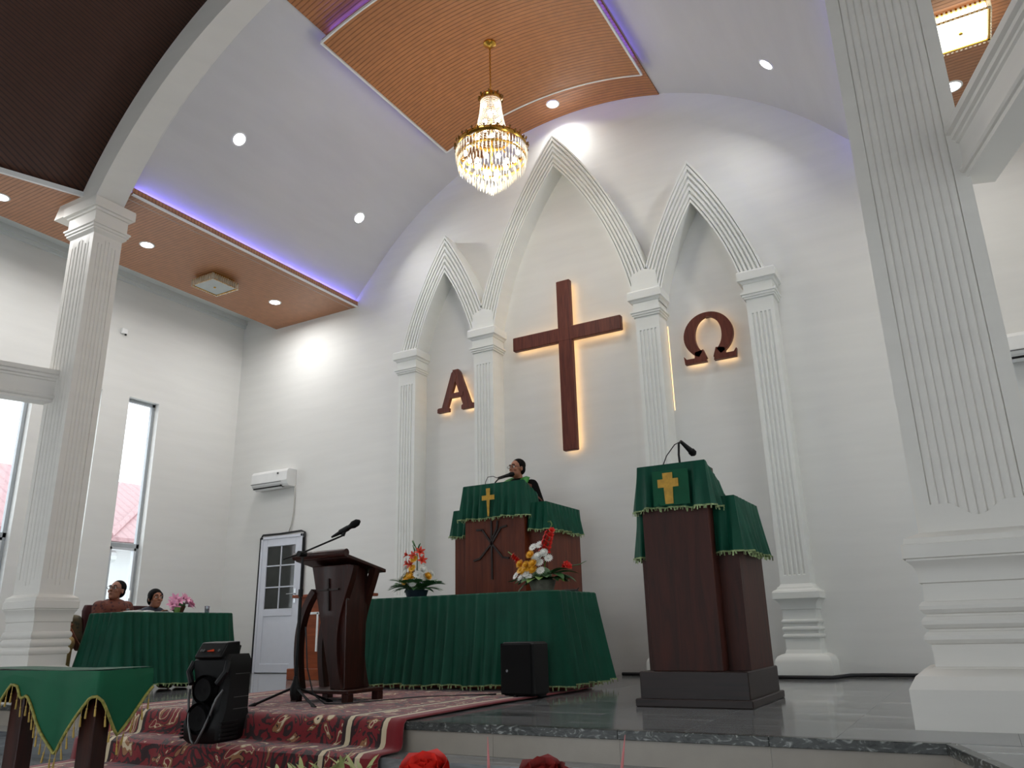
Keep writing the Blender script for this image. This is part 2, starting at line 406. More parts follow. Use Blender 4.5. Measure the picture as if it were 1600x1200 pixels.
# ---- stage floor of polished tiles
fl = MB().box(XL, XR, -5.0, 0.0, -0.06, -0.004).build('floor', 'grout'); tag(fl, kind='structure')
NX, NY = 17, 6
tw, td = (XR-XL)/NX, 5.0/NY
tile_me = None
for i in range(NX):
    for j in range(NY):
        if tile_me is None:
            t0 = MB().bbox(-tw/2+0.0006, tw/2-0.0006, -td/2+0.0006, td/2-0.0006, -0.010, 0.0, 0.0006).build('tile', 'marble', fl); tile_me = t0.data; o = t0
        else:
            o = bpy.data.objects.new('tile', tile_me); link(o, fl)
        o.location = (XL+(i+0.5)*tw, -5.0+(j+0.5)*td, 0.0)
ex = 8.4
for sgn, nm in ((1, 'floor_right_aisle'), (-1, 'floor_left_aisle')):
    f_ = lambda x: x if sgn > 0 else mx(x)
    pts = [(f_(-0.22), -5.0), (f_(XR), -5.0), (f_(XR), YN), (f_(-0.22+DIRX*ex), YN)]
    tag(MB().prism(pts, -0.36, -0.001, 'xy').build(nm, 'marble'), kind='structure')
# tread and nave floor
tr = MB()
tpts = [(-0.22, -4.99), (-0.43, -5.29)]
tr.prism([(mx(-0.22), -4.99), (-0.22, -4.99), (-0.43, -5.29), (mx(-0.43), -5.29)], -0.36, -0.18, 'xy')
for sgn in (1, -1):
    f_ = lambda x: x if sgn > 0 else mx(x)
    tr.prism([(f_(-0.22), -5.0), (f_(-0.43), -5.29), (f_(-0.43+DIRX*ex), -5.29+DIRY*ex), (f_(-0.22+DIRX*ex), -5.0+DIRY*ex)], -0.36, -0.18, 'xy')
tag(tr.build('floor_step', 'marble'), kind='structure')
tag(MB().box(XL, XR, YN, -5.2, -0.5, -0.36).build('floor_nave', 'marble'), kind='structure')
# step edge: riser tiles and granite nosing pieces
trim = struct_root('trim_1', (CX, -5.0, 0))
def edge_run(p0, p1, step, parent):
    p0 = Vector(p0); p1 = Vector(p1); L = (p1-p0).length; n = max(1, round(L/step)); d = (p1-p0)/n; a = atan2(d.y, d.x); l = d.length
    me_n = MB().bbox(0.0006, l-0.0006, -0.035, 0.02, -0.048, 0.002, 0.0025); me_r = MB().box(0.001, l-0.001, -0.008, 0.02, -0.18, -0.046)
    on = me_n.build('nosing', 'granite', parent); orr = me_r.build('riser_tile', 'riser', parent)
    for k in range(n):
        q = p0 + d*k
        a1 = on if k == 0 else bpy.data.objects.new('nosing', on.data); a2 = orr if k == 0 else bpy.data.objects.new('riser_tile', orr.data)
        for o in (a1, a2):
            if k: link(o, parent)
            o.location = (q.x-CX, q.y+5.0, 0); o.rotation_euler = (0, 0, a)
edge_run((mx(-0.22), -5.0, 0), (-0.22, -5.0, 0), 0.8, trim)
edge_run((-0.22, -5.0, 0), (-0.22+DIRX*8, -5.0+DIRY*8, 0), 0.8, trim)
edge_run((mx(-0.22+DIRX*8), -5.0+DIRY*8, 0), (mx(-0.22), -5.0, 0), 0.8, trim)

# ---- walls
tag(MB().box(XL-0.2, XR+0.2, 0.0, 0.2, -0.5, 8.9).build('wall_back', 'wall'), kind='structure')
WINS = [(-2.14, -1.60), (-3.14, -2.60), (-4.14, -3.60), (-6.30, -5.76), (-7.30, -6.76), (-8.30, -7.76), (-10.4, -9.86), (-11.4, -10.86)]
WZ0, WZ1 = 0.55, 4.22
def side_wall(x0, x1):
    b = MB(); ys = sorted(WINS); y = YN
    b.box(x0, x1, YN, 0.0, -0.5, WZ0); b.box(x0, x1, YN, 0.0, WZ1, 8.9)
    for a, c in ys:
        b.box(x0, x1, y, a, WZ0, WZ1); y = c
    b.box(x0, x1, y, 0.0, WZ0, WZ1); return b
tag(side_wall(XL-0.2, XL).build('wall_left', 'wall'), kind='structure')
tag(side_wall(XR, XR+0.2).build('wall_right', 'wall'), kind='structure')
b = MB(); b.box(XL-0.2, -8.4, YN-0.2, YN, -0.5, 8.9); b.box(-0.4, XR+0.2, YN-0.2, YN, -0.5, 8.9); b.box(-8.4, -0.4, YN-0.2, YN, 4.0, 8.9)
tag(b.build('wall_rear', 'wall'), kind='structure')
tag(MB().box(XL-0.4, XR+0.4, YN-0.3, 0.3, 8.9, 9.1).build('roof_slab', 'cornice'), kind='structure')

def window(n, x, y0, y1, z0, z1, out):
    """tall aluminium window set deep in the wall; `out` = -1 left wall, +1 right wall"""
    r = struct_root('window_%d' % n, (x, (y0+y1)/2, z0)); fw = 0.05
    xo = x+out*0.10; xa, xb = sorted((xo, xo+out*0.06)); zt = 1.93
    f = MB(); f.box(xa, xb, y0, y0+fw, z0, z1); f.box(xa, xb, y1-fw, y1, z0, z1); f.box(xa, xb, y0, y1, z0, z0+fw); f.box(xa, xb, y0, y1, z1-fw, z1); f.box(xa, xb, y0, y1, zt-0.035, zt+0.035)
    f.build('window_frame', 'alugrey', r, world=True, bevel=0.004)
    s = MB(); k = 0.035; a, c = y0+fw, y1-fw
    xs, xe = sorted((xo-out*0.015, xo+out*0.045))
    s.box(xs, xe, a, a+k, z0+fw, zt-0.035); s.box(xs, xe, c-k, c, z0+fw, zt-0.035); s.box(xs, xe, a, c, zt-0.035-k, zt-0.035); s.box(xs, xe, a, c, z0+fw, z0+fw+k)
    sash = s.build('sash', 'alu', r, world=True)
    xm = xo+out*0.03
    MB().box(xm-0.003, xm+0.003, a, c, zt+0.035, z1-fw).build('pane', 'glass', r, world=True)
    MB().box(xm-0.003, xm+0.003, a+k, c-k, z0+fw+k, zt-0.035-k).build('pane', 'glass', r, world=True)
    MB().box(xs-0.02 if out > 0 else xe, xs if out > 0 else xe+0.02, c-k, c-k+0.02, 1.15, 1.27).build('window_handle', 'white', r, world=True)
    MB().box(*sorted((x+out*0.0, x+out*0.16)), y0, y1, z0-0.0, z0+0.012).build('window_sill', 'cornice', r, world=True)
    return r
n = 1
for a, c in WINS:
    window(n, XL, a, c, WZ0, WZ1, -1); n += 1
    lamp_area('daylight_fill', (XL-0.30, (a+c)/2, (WZ0+WZ1)/2), WIN_W, 3.4, (0.99, 1.0, 1.0), None, (0, radians(-90), 0), 'RECTANGLE', 0.5)
for a, c in WINS:
    window(n, XR, a, c, WZ0, WZ1, 1); n += 1
    lamp_area('daylight_fill', (XR+0.30, (a+c)/2, (WZ0+WZ1)/2), WIN_W, 3.4, (0.99, 1.0, 1.0), None, (0, radians(90), 0), 'RECTANGLE', 0.5)
# unseen glazed entrance behind the pews, added to let in fill light
r = struct_root('window_%d' % n, (CX, YN, 0)); f = MB()
for k in range(9): x = -8.4+k*1.0; f.box(x-0.03, x+0.03, YN-0.13, YN-0.07, -0.36, 4.0)
for z in (-0.34, 2.2, 3.97): f.box(-8.4, -0.4, YN-0.13, YN-0.07, z-0.03, z+0.03)
f.build('window_frame', 'alugrey', r, world=True); MB().box(-8.4, -0.4, YN-0.105, YN-0.099, -0.36, 4.0).build('pane', 'glass', r, world=True)
lamp_area('daylight_fill', (CX, YN-0.25, 1.8), REAR_FILL_W, 7.6, (1.0, 0.99, 0.97), None, (radians(90), 0, 0), 'RECTANGLE', 4.0)  # unseen lamp, added as fill for the column and arch fronts

# ---- barrel vault of the chancel
def arc_pts(cz, R, z0, n=48, half=None):
    a0 = math.asin((z0-cz)/R); return [(CX - R*cos(a0+(pi-2*a0)*i/n), cz + R*sin(a0+(pi-2*a0)*i/n)) for i in range(n+1)]
def shell(inner, outer, y0, y1):
    b = MB(); n = len(inner)
    b.grid([[(p[0], y, p[1]) for p in row] for row, y in ((inner, y0), (inner, y1))])
    b.grid([[(p[0], y, p[1]) for p in row] for row, y in ((outer, y0), (outer, y1))])
    for y in (y0, y1): b.grid([[(p[0], y, p[1]) for p in inner], [(p[0], y, p[1]) for p in outer]])
    for i in (0, n-1): b.add([(inner[i][0], y0, inner[i][1]), (inner[i][0], y1, inner[i][1]), (outer[i][0], y1, outer[i][1]), (outer[i][0], y0, outer[i][1])], [(0, 1, 2, 3)])
    return b
def vault_pts(dr, n=64):
    """vault section; its foot is drawn back a little to leave a slot for the cove light"""
    a0 = math.asin((5.84-VZ)/VR); out_ = []
    for i in range(n+1):
        a = a0+(pi-2*a0)*i/n; z = VZ+VR*sin(a); R_ = VR+dr+0.07*max(0.0, min(1.0, (6.55-z)/0.6))**2
        out_.append((VX-R_*cos(a), VZ+R_*sin(a)))
    return out_
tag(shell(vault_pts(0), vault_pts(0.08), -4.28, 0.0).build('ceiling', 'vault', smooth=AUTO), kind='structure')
# transverse arch between chancel and nave
inn = arc_pts(3.25, 4.93, 5.70); out = arc_pts(3.43, 5.55, 5.70)
bk = [(VX-VR*cos(t_), VZ+VR*sin(t_)) for t_ in [math.asin((5.70-VZ)/VR)+(pi-2*math.asin((5.70-VZ)/VR))*i/48 for i in range(49)]]
bk = [(min(p[0], q[0]+0.35) if i < 24 else max(p[0], q[0]-0.35), p[1]) for i, (p, q) in enumerate(zip(bk, inn))]
b = MB(); n_ = len(inn)
b.grid([[(p[0], -4.57, p[1]) for p in inn], [(p[0], -4.45, p[1]) for p in [((a[0]*0.75+c_[0]*0.25), a[1]*0.75+c_[1]*0.25) for a, c_ in zip(inn, bk)]], [(p[0], -4.27, p[1]-0.004) for p in bk]])
b.grid([[(p[0], -4.57, p[1]) for p in inn], [(p[0], -4.57, p[1]) for p in out]])
b.grid([[(p[0], -4.57, p[1]) for p in out], [(p[0], -4.27, p[1]) for p in out]])
b.grid([[(p[0], -4.27, p[1]) for p in out], [(p[0], -4.27, p[1]-0.004) for p in bk]])
for i in (0, n_-1): b.add([(inn[i][0], -4.57, inn[i][1]), (bk[i][0], -4.27, bk[i][1]), (out[i][0], -4.27, out[i][1]), (out[i][0], -4.57, out[i][1])], [(0, 1, 2, 3)])
tag(b.build('trim_2', 'trim', smooth=AUTO), kind='structure')
# dark ribbed vault over the nave
b = MB(); rows = []; uv = []; base = arc_pts(3.43, 5.16, 5.88, 64); L = [0.0]
for i in range(1, len(base)): L.append(L[-1]+hypot(base[i][0]-base[i-1][0], base[i][1]-base[i-1][1]))
for y in [-4.56-0.47*k for k in range(19)]:
    hw = min(4.54+(-4.56-y)*0.364, 6.66); k = hw/4.54
    rows.append([(CX+(p[0]-CX)*k, y, p[1]) for p in base]); uv += [(l, y) for l in L]
b.grid(rows); b.uv = uv
dv = b.build('ceiling_nave', 'darkvault', smooth=True); tag(dv, kind='structure')
md = dv.modifiers.new('thick', 'SOLIDIFY'); md.thickness = 0.04; md.offset = 1

# ---- dropped wood soffits, both aisles
def soffit(sgn, nm):
    f_ = (lambda x: x) if sgn < 0 else (lambda x: 2*VX-x)
    r = struct_root(nm, (f_(-9.3), -2.1, 5.88))
    def bx(b, x0, x1, y0, y1, z0, z1): a, c = sorted((f_(x0), f_(x1))); b.box(a, c, y0, y1, z0, z1)
    b = MB(); bx(b, -10.25, -8.345, -4.27, 0.0, 5.88, 5.91); bx(b, -8.36, -8.345, -4.27, 0.0, 5.90, 5.975); bx(b, -10.25, -10.22, -4.27, 0, 5.9, 6.2)
    b.build('wood_lining', 'soffit', r, world=True)
    b = MB(); bx(b, -8.37, -8.335, -4.27, 0.0, 5.872, 5.893); b.build('edge_strip', 'white', r, world=True)
    b = MB(); bx(b, -8.382, -8.372, -4.2, -0.05, 5.955, 5.965); b.build('led_strip', 'ledblue', r, world=True)
    # nave part, its inner edge splaying with the nave
    pts = [(f_(-10.25), -4.27), (f_(-8.92), -4.27), (f_(-8.92), -4.57), (f_(-10.25), -8.22)]
    MB().prism(pts, 5.88, 5.91, 'xy').build('wood_lining', 'soffit', r, world=True)
    b = MB(); p0 = Vector((f_(-8.90), -4.57, 0)); p1 = Vector((f_(-10.23), -8.22, 0)); d = (p1-p0).normalized(); nn = Vector((-d.y, d.x, 0))*0.02
    b.prism([(p0+nn)[:2], (p1+nn)[:2], (p1-nn)[:2], (p0-nn)[:2]], 5.868, 5.93, 'xy'); b.build('edge_strip', 'white', r, world=True)
    b = MB(); xe = XL if sgn < 0 else 2*VX-XR; bx(b, xe, -10.15, YN, 0.0, 6.20, 6.24); bx(b, xe, xe+0.07, YN, 0, 6.12, 6.2); bx(b, xe, xe+0.04, YN, 0, 6.06, 6.12); bx(b, -10.26, -9.6, YN, -8.2, 5.9, 6.2)
    b.build('cornice', 'cornice', r, world=True)
soffit(-1, 'ceiling_left_aisle'); soffit(1, 'ceiling_right_aisle')

# ---- wood panels following the crown of the vault
cp = struct_root('ceiling_panel', (CX, -2.1, 7.9))
PX0, PX1 = -6.01, -2.79
def arch_slab(b, R1, R0, x0, x1, y0, y1, n=24):
    i_ = []; o_ = []; a0 = math.asin((x0-VX)/R1); a1 = math.asin((x1-VX)/R1)
    for k in range(n+1):
        t = a0+(a1-a0)*k/n; i_.append((VX+R0*sin(t), VZ+R0*cos(t))); o_.append((VX+R1*sin(t), VZ+R1*cos(t)))
    bb = shell(i_, o_, y0, y1); b.add(bb.v, bb.f); return b
def on_arc(x, R_): return VZ+sqrt(R_*R_-(x-VX)**2)
arch_slab(MB(), VR-0.001, VR-0.02, PX0, PX1, -4.26, -0.001).build('wood_lining', 'cpanel', cp, smooth=AUTO, world=True)
arch_slab(MB(), VR-0.12, VR-0.18, PX0, PX1, -3.53, -0.75).build('dropped_panel', 'cpanel', cp, smooth=AUTO, world=True)
b = MB()
for x in (PX0, PX1):
    z = on_arc(x, VR-0.17); b.box(x-0.012, x+0.012, -3.54, -0.74, z-0.02, z+0.012)
for y in (-3.535, -0.745): arch_slab(b, VR-0.155, VR-0.19, PX0, PX1, y-0.01, y+0.01)
b.build('edge_strip', 'white', cp, world=True)
b = MB()
for x in (PX0+0.1, PX1-0.1):
    z = on_arc(x, VR-0.085); b.box(x-0.008, x+0.008, -3.42, -0.86, z-0.006, z+0.006)
arch_slab(b, VR-0.082, VR-0.094, PX0+0.1, PX1-0.1, -3.44, -3.425); arch_slab(b, VR-0.082, VR-0.094, PX0+0.1, PX1-0.1, -0.87, -0.855)
b.build('led_strip', 'ledpanel', cp, world=True)

# ================================================================== COLUMNS
BASE = [(.17,0),(.17,.20),(.155,.225),(.13,.265),(.09,.29),(.05,.30),(.045,.305),(.03,.31),(.03,.425),(.045,.43),(.06,.45),(.06,.47),(.045,.49),(.03,.495),(.03,.505),(.045,.51),(.06,.53),(.06,.55),(.045,.57),(.03,.575),(.03,.585),(.045,.59),(.06,.61),(.06,.63),(.045,.65),(.03,.655),(.025,.75),(.04,.755),(.04,.79),(.045,.82),(.06,.85),(.085,.875),(.085,.885),(.10,.89),(.10,.965),(.085,.97),(.08,1.0),(.03,1.02),(.0,1.035)]
CAP = [(0,5.28),(.02,5.30),(.035,5.315),(.035,5.34),(.05,5.345),(.05,5.375),(.065,5.38),(.065,5.40),(.03,5.41),(.03,5.56),(.05,5.565),(.06,5.59),(.085,5.595),(.085,5.69),(.08,5.72)]
def fluted_face(b, o, ux, uz, nrm, w, z0, z1, zb, zt, nfl, marg, dip, recess=0.012, reed=0.012):
    """one face of a shaft: a sunk panel of reeds with an ogee end, bounded exactly by its curve"""
    us = [0.0, marg-0.002, marg]
    for k in range(nfl):
        for q in (0.0, 0.12, 0.3, 0.5, 0.7, 0.88): us.append(marg + (w-2*marg)*(k+q)/nfl)
    us += [w-marg, w-marg+0.002, w]; us = sorted(set(round(u, 5) for u in us))
    rows = []
    def ogee(t):
        a = abs(t); 
        if a > 0.62: return 0.0
        return dip*(0.5+0.5*cos(pi*a/0.62))**0.8
    for u in us:
        inside = marg-1e-6 <= u <= w-marg+1e-6; t = (u-w/2)/(w/2-marg) if inside else 2.0
        d = 0.0
        if inside:
            ph = ((u-marg)/((w-2*marg)/nfl)) % 1.0; d = -recess + reed*sqrt(max(0.0, 1-(2*ph-1)**2))
        lo = zb-ogee(t); hi = zt+ogee(t)
        P = lambda z, dd: tuple(Vector(o)+Vector(ux)*u+Vector((0, 0, z))+Vector(nrm)*dd)
        rows.append([P(z0, 0), P(lo, 0), P(lo+0.004, d), P((lo+hi)/2, d), P(hi-0.004, d), P(hi, 0), P(z1, 0)])
    b.grid(rows)
def column(x0, x1, y0, y1, label, nfl, marg, osc=1.0, rsc=1.0):
    r = thing('column', label, 'column', ((x0+x1)/2, (y0+y1)/2, 0), 0, 'columns under the chancel arch')
    s = MB()
    fluted_face(s, (x0, y0, 0), (1, 0, 0), None, (0, -1, 0), x1-x0, 1.0, 5.3, 1.19, 5.16, nfl, marg, 0.075, 0.012*rsc, 0.012*rsc)
    fluted_face(s, (x0, y1, 0), (1, 0, 0), None, (0, 1, 0), x1-x0, 1.0, 5.3, 1.19, 5.16, nfl, marg, 0.075, 0.012*rsc, 0.012*rsc)
    fluted_face(s, (x0, y0, 0), (0, 1, 0), None, (-1, 0, 0), y1-y0, 1.0, 5.3, 1.19, 5.16, nfl, marg, 0.075, 0.012*rsc, 0.012*rsc)
    fluted_face(s, (x1, y0, 0), (0, 1, 0), None, (1, 0, 0), y1-y0, 1.0, 5.3, 1.19, 5.16, nfl, marg, 0.075, 0.012*rsc, 0.012*rsc)
    s.build('shaft', 'trim', r, smooth=radians(25), world=True)
    MB().sqlathe(x0, x1, y0, y1, [(o_*osc, z) for o_, z in BASE]).build('base', 'trim', r, smooth=radians(25), world=True)
    MB().sqlathe(x0, x1, y0, y1, CAP).build('capital', 'trim', r, smooth=radians(25), world=True)
    return r
column(-9.02, -8.54, -4.57, -4.20, 'white fluted column at left, its capital carrying the arch', 5, 0.07, 0.58, 0.7)
column(-0.235, 0.40, -4.35, -3.85, 'large white fluted column at right beside the wooden ambo', 10, 0.085)

# beams running from the columns towards the pews
def beam(p0, sgn, label):
    r = thing('beam', label, 'beam', (p0[0], p0[1], 3.16), 0, 'moulded beams joined to the columns')
    d = Vector((DIRX*sgn, DIRY, 0)).normalized(); nn = Vector((-d.y, d.x, 0)); L_ = 5.2
    prof = [(-.10,3.18),(-.10,3.21),(-.115,3.215),(-.125,3.23),(-.125,3.25),(-.10,3.26),(-.10,3.42),(-.115,3.43),(-.115,3.45),(-.135,3.46),(-.135,3.49),(-.16,3.50),(-.16,3.55)]
    full = prof + [(-a, z) for a, z in prof[::-1]]
    b = MB(); rows = []
    for t in (0.0, L_):
        q = Vector((p0[0], p0[1], 0))+d*t; rows.append([tuple(q+nn*a+Vector((0, 0, z))) for a, z in full])
    b.grid(rows, True); n_ = len(full); b.f += [tuple(range(n_)), tuple(range(2*n_-1, n_-1, -1))]
    b.build('moulding', 'trim', r, world=True)
beam((-8.92, -4.45), -1, 'white moulded beam joined to the left column')
beam((0.44, -4.22), 1, 'white moulded beam running from the large right column')

# ================================================================== ARCH RELIEF ON THE ALTAR WALL
def arc3(p, q, m_bulge, n=24):
    """circular arc from p to q bulging outward by m_bulge (to the +side)"""
    p = Vector(p); q = Vector(q); c = (p+q)/2; d = q-p; nrm = Vector((d.y, -d.x)).normalized()
    s = d.length/2; h = m_bulge; R_ = (s*s+h*h)/(2*h); cc = c - nrm*(R_-h)
    a0 = atan2(p.y-cc.y, p.x-cc.x); a1 = atan2(q.y-cc.y, q.x-cc.x)
    while a1-a0 > pi: a1 -= 2*pi
    while a1-a0 < -pi: a1 += 2*pi
    return [(cc.x+R_*cos(a0+(a1-a0)*i/n), cc.y+R_*sin(a0+(a1-a0)*i/n)) for i in range(n+1)]
DEP = 0.30
arcade = thing('arcade_relief', 'white plaster arcade of three pointed arches on four fluted pilasters', 'arcade', (CX, 0, 0))
def pointed_arch(xc, zs, hi, zi, ho, zo, bulge_i, bulge_o, label, plain=False):
    r = arcade
    inner = arc3((hi, zs), (0, zi), bulge_i); outer = arc3((ho, zs), (0, zo), bulge_o)
    NF = 5; us = []
    for k in range(NF):
        for q_, d in ((0.0, -0.016), (0.16, -0.016), (0.24, 0.012), (0.76, 0.012), (0.84, -0.016)): us.append(((k+q_)/NF*0.84+0.08, d))
    us = [(0.0, 0.012), (0.07, 0.012)] + us + [(0.93, 0.012), (1.0, 0.012)]
    b = MB()
    for s in (-1, 1):
        rows = []
        for i in range(len(inner)):
            a = inner[i]; c = outer[i]
            row = [(xc+s*a[0], 0.0, a[1])]
            row += [(xc+s*(a[0]+(c[0]-a[0])*u), -(DEP-0.012+d), a[1]+(c[1]-a[1])*u) for u, d in us]
            row += [(xc+s*c[0], 0.0, c[1])]; rows.append(row)
        b.grid(rows)
    o = b.build('pointed_arch', 'relief', r, smooth=radians(25), world=True); o['label'] = label
P1, P2, P3, P4 = -7.04, -5.66, -3.14, -1.70
pointed_arch(CX, 4.70, 1.09, 7.13, 1.41, 7.68, 0.17, 0.19, 'tall fluted pointed arch around the lit cross')
pointed_arch(-6.35, 4.62, 0.53, 5.90, 0.85, 6.54, 0.06, 0.08, 'lower fluted pointed arch around the alpha letter')
pointed_arch(-2.42, 4.62, 0.53, 5.90, 0.85, 6.54, 0.06, 0.08, 'lower fluted pointed arch around the omega letter')

PBASE = [(.13,0),(.13,.17),(.12,.195),(.10,.225),(.06,.245),(.03,.25),(.02,.28),(.015,.29),(.015,.40),(.03,.41),(.035,.425),(.03,.44),(.015,.45),(.015,.475),(.03,.485),(.035,.50),(.03,.515),(.015,.525),(.015,.55),(.03,.56),(.035,.575),(.03,.59),(.015,.60),(.01,.70),(.025,.705),(.025,.74),(.035,.77),(.06,.80),(.085,.815),(.085,.88),(.075,.90),(.04,.915),(.03,.94),(.015,.945),(.0,.97)]
PCAP = [(0,4.36),(.02,4.365),(.02,4.385),(.035,4.39),(.035,4.415),(.05,4.42),(.05,4.445),(.015,4.45),(.015,4.56),(.03,4.565),(.045,4.59),(.07,4.60),(.07,4.70),(.06,4.72)]
def pilaster(xc, dz, label):
    r = arcade
    hw = 0.16; x0, x1 = xc-hw, xc+hw
    b = MB()
    us = [(0.0, 0.0), (0.03, 0.0)]
    NF = 5
    for k in range(NF):
        a = 0.035+(0.25)*k/NF
        for q_, d in ((0.0, 0.0), (0.010, 0.0), (0.014, -0.012), (0.036, -0.012), (0.040, 0.0)): us.append((a+q_, d))
    us += [(0.29, 0.0), (0.32, 0.0)]
    z0, za, zb, z1 = 0.95, 1.06, 4.18+dz, 4.40+dz
    cols = [[(x0, 0.0, z0), (x0, 0, za), (x0, 0, za+.01), (x0, 0, zb-.01), (x0, 0, zb), (x0, 0, z1)]]
    for u, d in us:
        y = -DEP
        cols.append([(x0+u, y, z0), (x0+u, y, za), (x0+u, y-d, za+0.01), (x0+u, y-d, zb-0.01), (x0+u, y, zb), (x0+u, y, z1)])
    cols.append([(x1, 0.0, z) for z in (z0, za, za+.01, zb-.01, zb, z1)])
    b.grid(cols); r = b.build('pilaster', 'relief', arcade, smooth=radians(25), world=True); r['label'] = label
    def half_moulding(prof):
        q = MB(); cx_ = arcade.location.x
        q.grid([[(x0-o_-cx_, 0, z), (x0-o_-cx_, -DEP-o_, z), (x1+o_-cx_, -DEP-o_, z), (x1+o_-cx_, 0, z)] for o_, z in prof])
        k = (len(prof)-1)*4; q.f += [(0, 1, 2, 3), (k, k+1, k+2, k+3)]; return q
    half_moulding(PBASE).build('base', 'relief', r, smooth=radians(25))
    half_moulding([(o_, z+dz) for o_, z in PCAP]).build('capital', 'relief', r, smooth=radians(25))
    if dz > 0:   # plain block where two arches meet
        MB().prism([(xc-0.19, 4.72+dz), (xc+0.19, 4.72+dz), (xc+0.17, 5.06), (xc, 5.12), (xc-0.17, 5.06)], -DEP-0.006, 0.0, 'xz').build('plain_block', 'relief', arcade, world=True)
pilaster(P1, 0.0, 'leftmost fluted white pilaster on the altar wall')
pilaster(P2, 0.08, 'fluted white pilaster between the alpha letter and the cross')
pilaster(P3, 0.08, 'fluted white pilaster between the cross and the omega letter')
pilaster(P4, 0.0, 'fluted white pilaster right of the omega, its base in full view')

# ================================================================== LIGHT FITTINGS
def downlight(loc, normal, label, power=DOWN_W, spread=135):
    r = thing('downlight', label, 'downlight', loc, 0, 'recessed ceiling downlights')
    q = Vector((0, 0, -1)).rotation_difference(Vector(normal).normalized())
    r.rotation_mode = 'QUATERNION'; r.rotation_quaternion = q
    MB().lathe([(0.082, 0.02), (0.082, -0.004), (0.098, -0.006), (0.104, 0.0), (0.104, 0.02)], 28, cap=False).build('rim', 'white', r, smooth=AUTO)
    MB().lathe([(0.001, -0.003), (0.082, -0.003), (0.082, 0.012), (0.001, 0.012)], 28, cap=False).build('diffuser', 'lamp_on', r)
    lamp_area('downlight_lamp', (0, 0, -0.02), power, 0.15, (1, 0.995, 0.985), r, spread=radians(spread))
def vault_light(x, y, label, R_=VR):
    nx, nz = (VX-x)/R_, -sqrt(max(0, 1-((x-VX)/R_)**2)); z = VZ+sqrt(R_*R_-(x-VX)**2)
    downlight((x+nx*0.004, y, z+nz*0.004), (nx, 0, nz), label)
vault_light(-7.56, -0.94, 'round downlight low on the left vault near the altar wall')
vault_light(-7.55, -3.39, 'round downlight on the left vault near the arch')
vault_light(-1.14, -1.02, 'round downlight on the white vault right of the wood panel')
vault_light(-1.06, -3.39, 'round downlight on the right vault hidden by the large column')
vault_light(-4.34, -0.34, 'round downlight on the wood strip above the tallest arch', VR-0.02)
vault_light(-4.34, -3.92, 'round downlight on the wood strip beside the nave arch', VR-0.02)
for x, y, l in ((-9.36, -0.90, 'round downlight in the left wood soffit nearest the altar wall'), (-9.36, -3.32, 'round downlight in the left wood soffit beside the column'),
                (-9.77, -5.09, 'round downlight in the left wood soffit at the picture edge'), (0.66, -1.15, 'round downlight in the right wood soffit behind the large column'),
                (0.80, -3.32, 'round downlight in the right soffit above the large column')):
    downlight((x, y, 5.876), (0, 0, -1), l, DOWN_W*(2.5 if x < -5 else 0.8), 174)
def square_lamp(x, y, label, lit):
    r = thing('ceiling_lamp', label, 'ceiling lamp', (x, y, 5.88), 0, 'square crystal ceiling lamps')
    h = 0.24
    MB().box(-0.2, 0.2, -0.2, 0.2, -0.03, 0.0).build('mounting_plate', 'gold', r)
    f = MB()
    for z in (-0.045, -0.125):
        f.box(-h, h, -h, -h+0.018, z-0.012, z); f.box(-h, h, h-0.018, h, z-0.012, z); f.box(-h, -h+0.018, -h, h, z-0.012, z); f.box(h-0.018, h, -h, h, z-0.012, z)
    f.build('frame', 'gold', r)
    p = MB().bbox(-h+0.025, h-0.025, -h+0.025, h-0.025, -0.135, -0.05, 0.006).build('panel', 'panel_on' if lit else 'panel_off', r)
    me = MB().box(-0.010, 0.010, -0.006, 0.006, -0.15, -0.04); o0 = None
    for k in range(13):
        t = -h+0.012+k*(2*h-0.024)/12
        for px, py, a in ((t, -h-0.004, 0), (t, h+0.004, 0), (-h-0.004, t, pi/2), (h+0.004, t, pi/2)):
            if o0 is None: o0 = me.build('crystal', 'crystal', r); o = o0
            else: o = bpy.data.objects.new('crystal', o0.data); link(o, r)
            o.location = (px, py, 0); o.rotation_euler = (0, 0, a)
    MB().lathe([(0.001, -0.15), (0.018, -0.147), (0.018, -0.135), (0.001, -0.134)], 12, cap=False).build('finial', 'gold', r)
    if lit: lamp_area('ceiling_lamp_light', (0, 0, -0.17), 14.0, 0.4, (1, 0.93, 0.78), r, shape='SQUARE')
square_lamp(-9.47, -2.03, 'unlit square crystal ceiling lamp in left wood soffit', False)
square_lamp(0.74, -2.18, 'lit square crystal ceiling lamp in right wood soffit', True)

